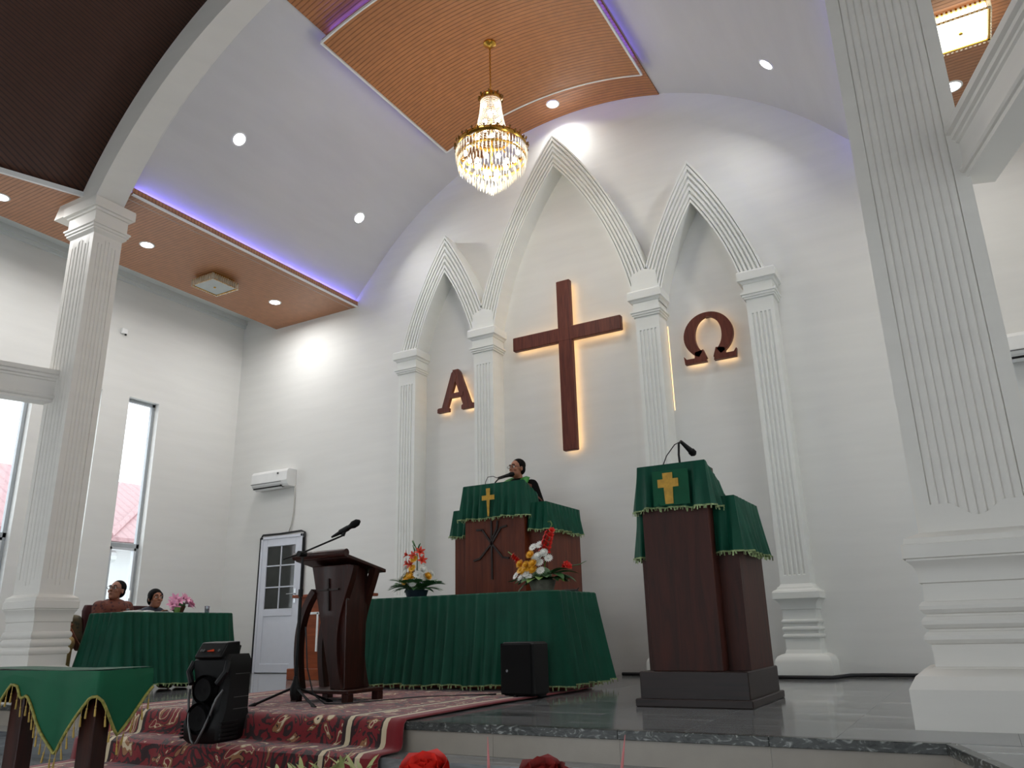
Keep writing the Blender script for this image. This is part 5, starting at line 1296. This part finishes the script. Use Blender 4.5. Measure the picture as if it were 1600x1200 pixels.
# third, mostly hidden behind the column
qx, qy = -9.33, -3.84
chair(qx-0.10, qy-0.02, radians(-20), 'maroon padded chair between the left column and the side table')
d = seated(qx, qy, 0.98, 0, 0.02); hc = (qx+0.0, qy, 0.98)
Rz = Matrix.Rotation(radians(-35), 3, 'Z'); cc = Vector((qx, qy, 0))
for k_ in d: d[k_] = Rz @ (d[k_]-cc) + cc
root, P = person('woman in olive batik with gold skirt, mostly hidden behind left column', (qx, qy, 0), hc, radians(-60), 0.0, seated_body(d, hc),
       [('blouse', shirt(d, 0.014, 0.75), 'batikgreen', 0.012), ('skirt', trousers(d, 0.035), 'goldcloth', 0.014)], tied_hair, 'skin', False, 0.96)
shoes(root, d, 'maroon')

# preacher, standing in the high pulpit, facing his right and the congregation
px_, py_, fz = -4.74, -0.98, 0.925
hc = (-4.735, -1.03, 2.480); yawp = radians(-112)
b = [('l', (px_, py_, 2.285), (-4.735, -1.005, 2.395), 0.060, 0.056), ('l', (px_, py_, 2.205), (px_, py_, 1.845), 0.14, 0.14), ('l', (px_, py_, 1.875), (px_, py_, 1.775), 0.14, 0.15)]
arm = {}
for s, k in ((-1, 'r'), (1, 'l')):
    arm['sh'+k] = Vector((px_+s*0.185, py_, 2.262))
arm['elr'] = Vector((px_-0.27, py_-0.06, 1.955)); arm['wrr'] = Vector((px_-0.14, py_-0.20, 1.945))
arm['ell'] = Vector((px_+0.29, py_-0.03, 1.955)); arm['wrl'] = Vector((px_+0.305, py_-0.175, 2.035))
for s, k in ((-1, 'r'), (1, 'l')):
    b += [('l', (px_, py_, 2.27), arm['sh'+k], 0.065, 0.062), ('l', arm['sh'+k], arm['el'+k], 0.054, 0.044), ('l', arm['el'+k], arm['wr'+k], 0.042, 0.028),
          ('l', (px_+s*0.09, py_, 1.785), (px_+s*0.10, py_, 1.405), 0.085, 0.060), ('l', (px_+s*0.10, py_, 1.405), (px_+s*0.10, py_, 1.015), 0.056, 0.038), ('l', (px_+s*0.10, py_+0.03, 0.960), (px_+s*0.10, py_-0.14, 0.955), 0.034, 0.028)]
b += hand(arm['wrr'], (0.3, -0.5, 0.05), (0.6, 0.3, -0.6), -1, 0.35) + hand(arm['wrl'], (-0.15, -0.35, 0.75), (-0.75, 0.1, 0.1), 1, 0.25)
robe = [('l', (px_, py_, 2.225), (px_, py_, 1.825), 0.165, 0.18), ('e', (px_, py_, 2.165), (0.235, 0.135, 0.14)), ('l', (px_, py_, 1.825), (px_, py_, 1.085), 0.19, 0.24)]
for k in 'rl':
    robe += [('l', (px_, py_, 2.262), arm['sh'+k], 0.075, 0.080), ('l', arm['sh'+k], arm['el'+k], 0.080, 0.090), ('l', arm['el'+k], arm['el'+k]+(arm['wr'+k]-arm['el'+k])*0.72, 0.088, 0.075)]
root, P = person('preacher in black robe and green stole speaking in the high pulpit', (px_, py_, fz), hc, yawp, radians(4), b, [('robe', robe, 'robe', 0.012)], short_hair, 'skin2', True, 1.02, True)
b = MB()
for s in (-1, 1):
    rows = []
    for (x, y, z, w_) in ((0.055, 0.085, 2.365, 0.030), (0.10, 0.02, 2.372, 0.045), (0.120, -0.07, 2.335, 0.062), (0.120, -0.14, 2.245, 0.064), (0.115, -0.17, 2.12, 0.064), (0.11, -0.19, 1.875, 0.064)):
        rows.append([(px_+s*(x-w_), py_+y, z), (px_+s*x, py_+y-0.012, z+0.008), (px_+s*(x+w_), py_+y, z-0.012)])
    b.grid(rows)
st_ = b.build('stole', 'stole', root, smooth=True, world=True); md = st_.modifiers.new('thick', 'SOLIDIFY'); md.thickness = 0.012; md.offset = 1
b = MB(); b.box(px_-0.02, px_+0.02, py_-0.115, py_-0.095, 2.265, 2.310); b.build('collar_band', 'paper', root, world=True)

# ================================================================== FOREGROUND TABLE WITH TASSELLED CLOTH
gx0, gx1, gy0, gy1, gz = -5.00, -3.60, -7.08, -6.80, 0.42
FZ = -0.36
ft = thing('offering_table', 'dark wooden table with green tasselled cloth at lower left', 'table', ((gx0+gx1)/2, (gy0+gy1)/2, FZ))
MB().bbox(gx0+0.02, gx1-0.02, gy0+0.02, gy1-0.02, gz-0.045, gz-0.01, 0.006).build('tabletop', 'darkw', ft, world=True)
b = MB(); b.box(gx0+0.08, gx1-0.06, gy0+0.04, gy0+0.06, gz-0.16, gz-0.045); b.box(gx0+0.08, gx1-0.06, gy1-0.06, gy1-0.04, gz-0.16, gz-0.045); b.build('apron', 'darkw', ft, world=True)
for x in (gx0+0.10, -4.27, gx1-0.085):
    MB().bbox(x-0.055, x+0.055, gy0+0.02, gy0+0.10, FZ+0.06, gz-0.045, 0.004).build('leg', 'darkw', ft, world=True)
    MB().bbox(x-0.06, x+0.06, gy0-0.06, gy1+0.06, FZ, FZ+0.062, 0.004).build('foot', 'darkw', ft, world=True)
fc = thing('tasselled_cloth', 'green cloth with pointed gold-tasselled edges over the foreground table', 'tablecloth', ((gx0+gx1)/2, (gy0+gy1)/2, gz))
# hem drops along the front: pairs (x, drop); points hang deep, notches ride high
def lerp_key(key, x):
    for (a, da), (c_, dc) in zip(key, key[1:]):
        if a <= x <= c_:
            t = (x-a)/(c_-a); t = t*t*(3-2*t)*0.3+t*0.7; return da+(dc-da)*t
    return key[-1][1]
def drop_front(x): return lerp_key([(-5.00, 0.10), (-4.86, 0.12), (-4.52, 0.37), (-4.29, 0.06), (-4.24, 0.065), (-4.19, 0.125), (-4.14, 0.11), (-3.845, 0.36), (-3.63, 0.11), (-3.60, 0.105)], x)
def drop_side(t): return lerp_key([(0.0, 0.105), (0.05, 0.12), (0.40, 0.28), (1.0, 0.08)], t)
path = open_path([(gx0, gy1), (gx0, gy0), (gx1, gy0), (gx1, gy1)], 0.018); n_ = len(path); rows = []; norm = []
for i in range(n_):
    a = path[max(i-1, 0)]; c_ = path[min(i+1, n_-1)]; dd = (c_-a).normalized(); norm.append(Vector((dd.y, -dd.x)))
dr_ = []
for p in path:
    if abs(p.y-gy0) < 1e-6: dr_.append(drop_front(p.x))
    else: dr_.append(drop_side((p.y-gy0)/(gy1-gy0)))
for k in range(13):
    t = k/12; row = []
    for p, q, D in zip(path, norm, dr_):
        fold = 0.5+0.5*sin(p.x*19.0+p.y*13+0.6); off = (0.006+0.035*fold*(D/0.4))*min(1.0, t*D/0.30)+0.006*min(1, t*6)
        row.append((p.x+q.x*off, p.y+q.y*off, gz-0.004-D*t+(-0.006 if t > 0 else 0)))
    rows.append(row)
B = MB(); B.grid(rows); B.build('hanging_cloth', 'green2', fc, smooth=True, world=True)
B = MB(); B.grid([[(x, y, gz+0.003*sin(x*6+y*4)) for x in [gx0+(gx1-gx0)*i/24 for i in range(25)]] for y in [gy0+(gy1-gy0)*j/8 for j in range(9)]]); B.build('cloth_top', 'green2', fc, smooth=True, world=True)
hem = rows[-1]
B = MB(); B.tube([(p[0]+q.x*0.004, p[1]+q.y*0.004, p[2]) for p, q in zip(hem, norm)], 0.0075, 6); B.build('braid', 'fringegold', fc, smooth=True, world=True)
tm = MB(); tm.tube([(0, 0, 0), (0, 0, -0.035)], 0.0022, 5); tm.ell((0, 0, -0.040), (0.006, 0.006, 0.007), None, 6, 4); tm.lathe([(0.003, -0.045), (0.0055, -0.050), (0.007, -0.080), (0.003, -0.082)], 6); t0 = None
acc = 0.0; rnd = random.Random(3)
for i in range(1, n_):
    a = Vector(hem[i-1]); c_ = Vector(hem[i]); acc += (c_-a).length
    if acc > 0.042:
        acc = 0.0
        if t0 is None: t0 = tm.build('tassel', 'bead', fc); o = t0
        else: o = bpy.data.objects.new('tassel', t0.data); link(o, fc)
        o.location = c_-fc.location+Vector((norm[i].x*0.006, norm[i].y*0.006, -0.004)); o.rotation_euler = (rnd.uniform(-0.12, 0.12), rnd.uniform(-0.12, 0.12), 0); o.scale = (0.72, 0.72, 1.0)

# ================================================================== FLOWERS
FM = {}
def petal_rows(L_, W_, lift, curl, n_=5):
    rows = []
    for i in range(n_+1):
        t = i/n_; w_ = W_*sin(pi*min(1.0, 0.12+0.88*t))**0.8*(1 if t < 1 else 0.15); a = lift+curl*t
        x = L_*t*cos(lift+curl*t*0.5); z = L_*t*sin(lift+curl*t*0.5)
        rows.append([(x, -w_, z+w_*0.25), (x, 0, z), (x, w_, z+w_*0.25)])
    return rows
def rot_add(b, rows, yaw, off=(0, 0, 0)):
    c_, s_ = cos(yaw), sin(yaw)
    b.grid([[(x*c_-y*s_+off[0], x*s_+y*c_+off[1], z+off[2]) for x, y, z in r] for r in rows])
def flower_mesh(kind):
    if kind in FM: return FM[kind]
    b = MB(); rnd = random.Random(hash(kind) % 1000 if False else len(kind)*7)
    if kind.startswith('mum'):         # chrysanthemum: rings of narrow petals
        for k, (n_, lift, L_) in enumerate(((16, 0.05, 0.048), (14, 0.45, 0.044), (11, 0.85, 0.038), (7, 1.2, 0.03))):
            for i in range(n_): rot_add(b, petal_rows(L_, 0.0075, lift, 0.5, 3), 2*pi*(i+0.5*(k % 2))/n_)
        b.ell((0, 0, 0.016), (0.02, 0.02, 0.016), None, 8, 5)
    elif kind.startswith('lily'):
        for i in range(6): rot_add(b, petal_rows(0.085, 0.017, 1.05, -1.0, 5), 2*pi*i/6)
        for i in range(5): a = 2*pi*i/5; b.tube([(0, 0, 0), (0.012*cos(a), 0.012*sin(a), 0.05)], 0.0015, 4)
    elif kind.startswith('glad'):      # ruffled bloom of a gladiolus spike
        for i in range(6): rot_add(b, petal_rows(0.055, 0.020, 0.7+0.2*(i % 2), -0.5, 4), 2*pi*i/6)
        for i in range(4): rot_add(b, petal_rows(0.04, 0.014, 1.2, -0.3, 3), 2*pi*i/4+0.4)
    elif kind.startswith('daisy'):
        for i in range(14): rot_add(b, petal_rows(0.045, 0.008, 0.25, -0.2, 3), 2*pi*i/14)
        b.ell((0, 0, 0.006), (0.014, 0.014, 0.009), None, 8, 5)
    elif kind.startswith('rose'):      # big soft foreground blossom of broad overlapping petals
        for k, (n_, lift, L_, W_) in enumerate(((5, 0.75, 0.085, 0.045), (5, 1.05, 0.08, 0.042), (4, 1.3, 0.07, 0.035))):
            for i in range(n_): rot_add(b, petal_rows(L_, W_, lift, 0.35, 6), 2*pi*(i+0.5*k)/n_)
    FM[kind] = b; return b
def leaf_mesh(L_, W_, bend): return petal_rows(L_, W_, 0.6, bend, 7)
class Arr:
    def __init__(s, nm, label, cat, loc):
        s.r = thing(nm, label, cat, loc); s.cache = {}
    def put(s, name, kind, mat, p, nrm, scale=1.0, spin=0.0):
        key = (kind, mat)
        if key not in s.cache:
            src = flower_mesh(kind); b = MB(); b.add(src.v, src.f); o = b.build(name, mat, s.r, smooth=True); s.cache[key] = o.data
        else:
            o = bpy.data.objects.new(name, s.cache[key]); link(o, s.r)
        o.location = p; o.scale = (scale,)*3
        o.rotation_mode = 'QUATERNION'; o.rotation_quaternion = Vector((0, 0, 1)).rotation_difference(Vector(nrm).normalized()) @ Matrix.Rotation(spin, 3, 'Z').to_quaternion()
        return o
    def leaf(s, p, d, L_, W_, mat, bend=-0.7, name='leaf'):
        key = (round(L_, 3), round(W_, 3), mat, bend)
        if key not in s.cache:
            b = MB(); b.grid(leaf_mesh(L_, W_, bend)); o = b.build(name, mat, s.r, smooth=True); s.cache[key] = o.data
        else: o = bpy.data.objects.new(name, s.cache[key]); link(o, s.r)
        o.location = p; d = Vector(d).normalized(); a = atan2(d.y, d.x); e = math.asin(d.z)-0.6
        o.rotation_euler = (0, -e, a); return o
    def fern(s, p, d, L_, mat='leaf'):
        b = MB(); d = Vector(d).normalized(); side = d.cross(Vector((0, 0, 1))).normalized(); up = Vector((0, 0, 1)); n_ = 13; pts = []
        for i in range(n_+1):
            t = i/n_; pts.append(Vector((0, 0, 0))+d*L_*t+up*(-0.35*L_*t*t))
        b.tube(pts, [0.003]*n_+[0.001], 5)
        for i in range(2, n_+1):
            w_ = 0.32*L_*sin(pi*(0.18+0.8*i/n_))
            for q in (-1, 1):
                a = pts[i]; tip = a+side*q*w_+d*w_*0.5; b.add([tuple(a), tuple(a+d*0.022+side*q*w_*0.5), tuple(tip), tuple(a-d*0.006+side*q*w_*0.5)], [(0, 1, 2, 3)])
        o = b.build('fern_frond', mat, s.r); o.location = p; return o
    def stem(s, pts, rad=0.003, mat='leaf', name='stem'):
        MB().tube(pts, rad, 5).build(name, mat, s.r, smooth=True)

rnd = random.Random(11)
# left arrangement on the altar
A = Arr('flower_arrangement', 'orange lilies with yellow and white flowers in dark blue pot, altar left', 'flowers', (-5.25, -2.40, 0.906))
MB().lathe([(0.10, 0.0), (0.125, 0.075), (0.13, 0.085), (0.115, 0.085), (0.10, 0.06), (0.001, 0.06)], 20, cap=False).build('pot', 'potblue', A.r, smooth=AUTO)
MB().ell((0, 0, 0.13), (0.10, 0.10, 0.08), None, 12, 8).build('foliage_core', 'leaf', A.r, smooth=True)
for i in range(20):
    a = 2*pi*i/20+rnd.uniform(-0.15, 0.15); A.fern((0.06*cos(a), 0.06*sin(a), 0.10), (cos(a), sin(a), 0.25+0.6*rnd.random()), 0.24+0.08*rnd.random())
for i in range(10):
    a = 2*pi*i/10+0.2; A.leaf((0.08*cos(a), 0.08*sin(a), 0.10), (cos(a), sin(a), 0.2), 0.20, 0.03, 'leaf')
for i, (a, rr, z, m_, kd) in enumerate(((-1.9, .14, .17, 'yellow', 'mum1'), (-1.2, .15, .15, 'whitep', 'mum2'), (-0.6, .15, .19, 'whitep', 'daisyw'), (-2.6, .16, .20, 'whitep', 'mum2'), (-1.5, .12, .22, 'yellow', 'mum1'), (-0.9, .13, .24, 'whitep', 'daisyw'), (-2.2, .12, .26, 'whitep', 'mum2'), (-0.2, .17, .22, 'yellow', 'mum1'), (0.4, .15, .25, 'whitep', 'mum2'), (3.0, .17, .25, 'yellow', 'daisyy'), (-1.5, .09, .31, 'yellow', 'daisyy'), (-0.5, .16, .29, 'whitep', 'mum2'), (-2.8, .11, .31, 'whitep', 'mum2'), (-1.7, .07, .26, 'darkred', 'mum3'), (1.4, .13, .22, 'whitep', 'mum2'), (2.3, .13, .24, 'yellow', 'mum1'), (-1.4, .07, .41, 'yellow', 'daisyy'))):
    A.put('chrysanthemum' if kd.startswith('mum') else 'daisy', kd, m_, (rr*cos(a), rr*sin(a), z), (cos(a), sin(a), 0.5), 1.2, i)
for x, z, nx in ((-0.085, .46, -0.7), (-0.08, .37, -0.6), (0.075, .48, 0.6), (0.10, .39, 0.8), (0.0, .44, 0.0), (-0.03, .35, -0.1)):
    A.put('lily', 'lily', 'redor', (x, -0.05+0.02*x, z), (nx, -0.7, 0.3), 0.85)
A.stem([(0, 0, 0.1), (0.005, 0, 0.45), (-0.01, 0, 0.53), (-0.06, 0, 0.62)], 0.006); A.stem([(0.0, 0, 0.50), (0.02, 0, 0.55), (0.035, 0, 0.575)], 0.006)
for p, q in (((-0.02, -.01, .50), (-0.045, -.02, .565)), ((-0.03, 0, .56), (-0.07, 0, .615)), ((0.01, 0, .52), (0.045, 0, .585))): A.stem([p, q], [0.010, 0.004], 'leaf', 'bud')
# right arrangement on the altar
A = Arr('flower_arrangement', 'red gladioli with yellow and white flowers in grey pot, altar right', 'flowers', (-3.74, -2.35, 0.906))
MB().lathe([(0.105, 0.0), (0.135, 0.10), (0.142, 0.115), (0.125, 0.115), (0.10, 0.08), (0.001, 0.08)], 20, cap=False).build('pot', 'potgrey', A.r, smooth=AUTO)
MB().ell((0, 0, 0.17), (0.10, 0.09, 0.08), None, 12, 8).build('foliage_core', 'leaf', A.r, smooth=True)
for i in range(22):
    a = 2*pi*i/9.4; A.leaf((0.08*cos(a), 0.08*sin(a), 0.13), (cos(a), sin(a), 0.1+0.3*rnd.random()), 0.22, 0.05, 'leaf2' if i % 2 else 'leaf')
for a, e in ((0.3, 0.35), (-0.2, 0.5), (0.1, 0.0), (-0.5, 0.1)): A.leaf((0.12*cos(a), 0.12*sin(a), 0.17), (cos(a), sin(a), e), 0.26, 0.06, 'leaf')
for i in range(14):
    A.leaf((-0.14-0.012*i, -0.06+0.004*(i % 3), 0.155-0.003*i), (-0.8, -0.4*(1 if i % 2 else -1), 0.15), 0.07, 0.016, 'leafgrey', -0.4)
for i in range(16):
    A.leaf((0.05+0.004*i, -0.04, 0.33+0.012*i), (0.5*(1 if i % 2 else -1), -0.4, 0.5), 0.06, 0.013, 'leafgrey', -0.4)
for i, (x, y, z, m_, kd) in enumerate(((-.06, -.12, .36, 'yellow', 'mum1'), (-.20, -.08, .28, 'yellow', 'mum1'), (-.18, -.12, .22, 'yellow', 'daisyy'), (-.10, -.14, .26, 'yellow', 'mum1'), (-.02, -.15, .27, 'yellow', 'mum1'), (-.02, -.15, .21, 'yellow', 'mum1'), (-.13, -.13, .20, 'yellow', 'mum1'), (-.07, -.15, .23, 'yellow', 'daisyy'), (0.03, -.12, .34, 'whitep', 'mum2'), (.08, -.10, .37, 'whitep', 'mum2'), (-.01, -.10, .33, 'whitep', 'mum2'), (.04, -.12, .28, 'whitep', 'daisyw'), (-.09, -.16, .18, 'whitep', 'daisyw'), (.06, -.14, .20, 'whitep', 'daisyw'), (-.15, -.15, .13, 'whitep', 'mum2'), (-.06, -.17, .14, 'whitep', 'daisyw'), (-.24, -.10, .17, 'whitep', 'daisyw'), (-.06, -.06, .44, 'whitep', 'daisyw'), (.01, -.05, .46, 'whitep', 'daisyw'), (.12, -.08, .32, 'whitep', 'daisyw'))):
    A.put('chrysanthemum' if kd.startswith('mum') else 'daisy', kd, m_, (x, y, z), (x*2, -0.8, 0.5), 1.15, i)
for i in range(9):
    t = i/8; A.put('gladiolus', 'glad', 'red', (0.05+0.075*t+0.018*(-1)**i, -0.04, 0.40+0.19*t), ((-1)**i*0.6, -0.6, 0.4), 1.15-0.35*t, i)
A.stem([(0.03, -0.02, 0.2), (0.12, -0.03, 0.59), (0.145, -0.03, 0.66), (0.13, -0.03, 0.69), (0.10, -0.03, 0.685)], 0.006, 'leaf2')
for i in range(6):
    t = i/5; A.put('gladiolus', 'glad', 'red', (-0.20-0.10*t, -0.03, 0.27+0.10*t), (-0.6, -0.6, 0.5), 1.0-0.25*t, i)
A.stem([(-0.1, 0, 0.2), (-0.30, -0.03, 0.37), (-0.37, -0.03, 0.42)], 0.005, 'leaf2')
for i in range(3): A.put('gladiolus', 'glad', 'red', (0.27+0.02*i, -0.03, 0.23+0.02*(i % 2)), (0.5, -0.7, 0.3), 0.85, i)
A.stem([(0.08, 0, 0.2), (0.27, -0.02, 0.235), (0.42, -0.02, 0.245), (0.50, -0.02, 0.275)], [0.006, 0.006, 0.005, 0.003])
A.leaf((-0.13, -0.08, 0.10), (-0.5, -0.4, -0.6), 0.16, 0.04, 'leafgrey', -0.2)
# pink flowers on the side table
A = Arr('flower_arrangement', 'pink lilies in a small brown pot on the side table', 'flowers', (-8.24, -3.06, tz+0.001))
MB().lathe([(0.05, 0.0), (0.075, 0.07), (0.08, 0.075), (0.06, 0.07), (0.001, 0.05)], 18, cap=False).build('pot', 'potbrown', A.r, smooth=AUTO)
MB().ell((0, 0, 0.09), (0.07, 0.08, 0.04), None, 10, 6).build('foliage_core', 'leaf', A.r, smooth=True)
for i, (x, y, z) in enumerate(((.05, -.12, .12), (.07, -.05, .15), (.07, .03, .17), (.05, .10, .14), (.02, -.08, .18), (.0, .04, .19), (-.05, -.05, .16), (.09, .07, .10), (.08, -.10, .08), (.03, .14, .12), (-.04, .1, .14))):
    A.put('lily', 'lily2', 'pink', (x*0.8, y, z-0.03), (0.6, y*6, 0.5), 1.0, i)
A.leaf((0.04, -0.10, 0.02), (0.2, -0.6, 0.3), 0.09, 0.03, 'leaf2', -0.5)
t = thing('green_cup', 'small green cup beside the pink flowers', 'cup', (-8.10, -3.19, tz+0.001)); MB().lathe([(0.028, 0.0), (0.036, 0.06), (0.033, 0.06), (0.026, 0.006), (0.001, 0.006)], 16, cap=False).build('cup_wall', 'leaf2', t, smooth=AUTO)
# tall arrangement close to the camera, only its blossoms reach into the frame
A = Arr('flower_arrangement', 'blurred red artificial blossoms with pink grass blades at bottom edge', 'flowers', (-0.92, -8.14, FZ))
MB().lathe([(0.10, 0.0), (0.12, 0.02), (0.09, 0.10), (0.11, 0.30), (0.13, 0.40), (0.125, 0.42), (0.10, 0.40), (0.001, 0.38)], 20, cap=False).build('floor_vase', 'potgrey', A.r, smooth=AUTO)
W2L = lambda x, y, z: (x+0.92, y+8.14, z-FZ)
MB().ell(W2L(-0.93, -8.14, 0.13), (0.16, 0.16, 0.09), None, 12, 8).build('foliage_core', 'leaf', A.r, smooth=True)
A.put('red_blossom', 'rose1', 'red', W2L(-0.965, -8.155, 0.262), (0.1, -0.35, 1), 0.92, 0.3)
A.put('red_blossom', 'rose1', 'red', W2L(-0.930, -8.125, 0.235), (0.4, -0.2, 1), 0.7, 0.9)
A.put('dark_red_blossom', 'rose2', 'darkred', W2L(-0.775, -8.04, 0.250), (0.1, -0.3, 1), 0.88, 0.5)
A.put('dark_red_blossom', 'rose2', 'darkred', W2L(-0.745, -8.02, 0.245), (0.5, -0.2, 1), 0.7, 1.4)
for p0, p1 in (((-0.863, -8.092, 0.20), (-0.857, -8.108, 0.358)), ((-0.66, -7.97, 0.20), (-0.628, -7.98, 0.356))):
    p0, p1 = Vector(W2L(*p0)), Vector(W2L(*p1)); MB().tube([p0, p0+(p1-p0)*0.5, p1], [0.005, 0.004, 0.0006], 6).build('grass_blade', 'pinkblade', A.r, smooth=True)
rnd2 = random.Random(5)
for i in range(46):
    px = rnd2.random(); base = Vector((-1.215+0.155*px, -8.295+0.085*px, 0.280)); d = Vector((rnd2.uniform(-0.9, 0.5), rnd2.uniform(-0.3, 0.3), rnd2.uniform(0.35, 1.0)))
    A.leaf(W2L(*base), d, rnd2.choice((0.05, 0.06, 0.07)), 0.005, 'palegreen', -0.7, 'pale_leaf')
for i, px in enumerate((0.15, 0.4, 0.62, 0.9)): A.stem([W2L(-0.93, -8.14, 0.12), W2L(-1.215+0.155*px, -8.295+0.085*px, 0.282)], 0.004, 'palegreen')
for x, y, z in ((-0.965, -8.155, 0.262), (-0.775, -8.04, 0.25), (-0.66, -7.97, 0.2), (-0.863, -8.092, 0.2), (-0.93, -8.125, 0.235), (-0.745, -8.02, 0.245)): A.stem([W2L(-0.92, -8.14, 0.1), W2L(x, y, z)], 0.004)
t = thing('microphone_receiver', 'small black object lying on the altar cloth at right end', 'device', (-3.62, -1.98, 0.906))
MB().bbox(-0.08, 0.08, -0.05, 0.05, 0.0, 0.035, 0.01).build('housing', 'black', t); MB().tube([(0.06, 0.03, 0.02), (0.09, 0.03, 0.05)], 0.005, 6).build('antenna', 'black', t)
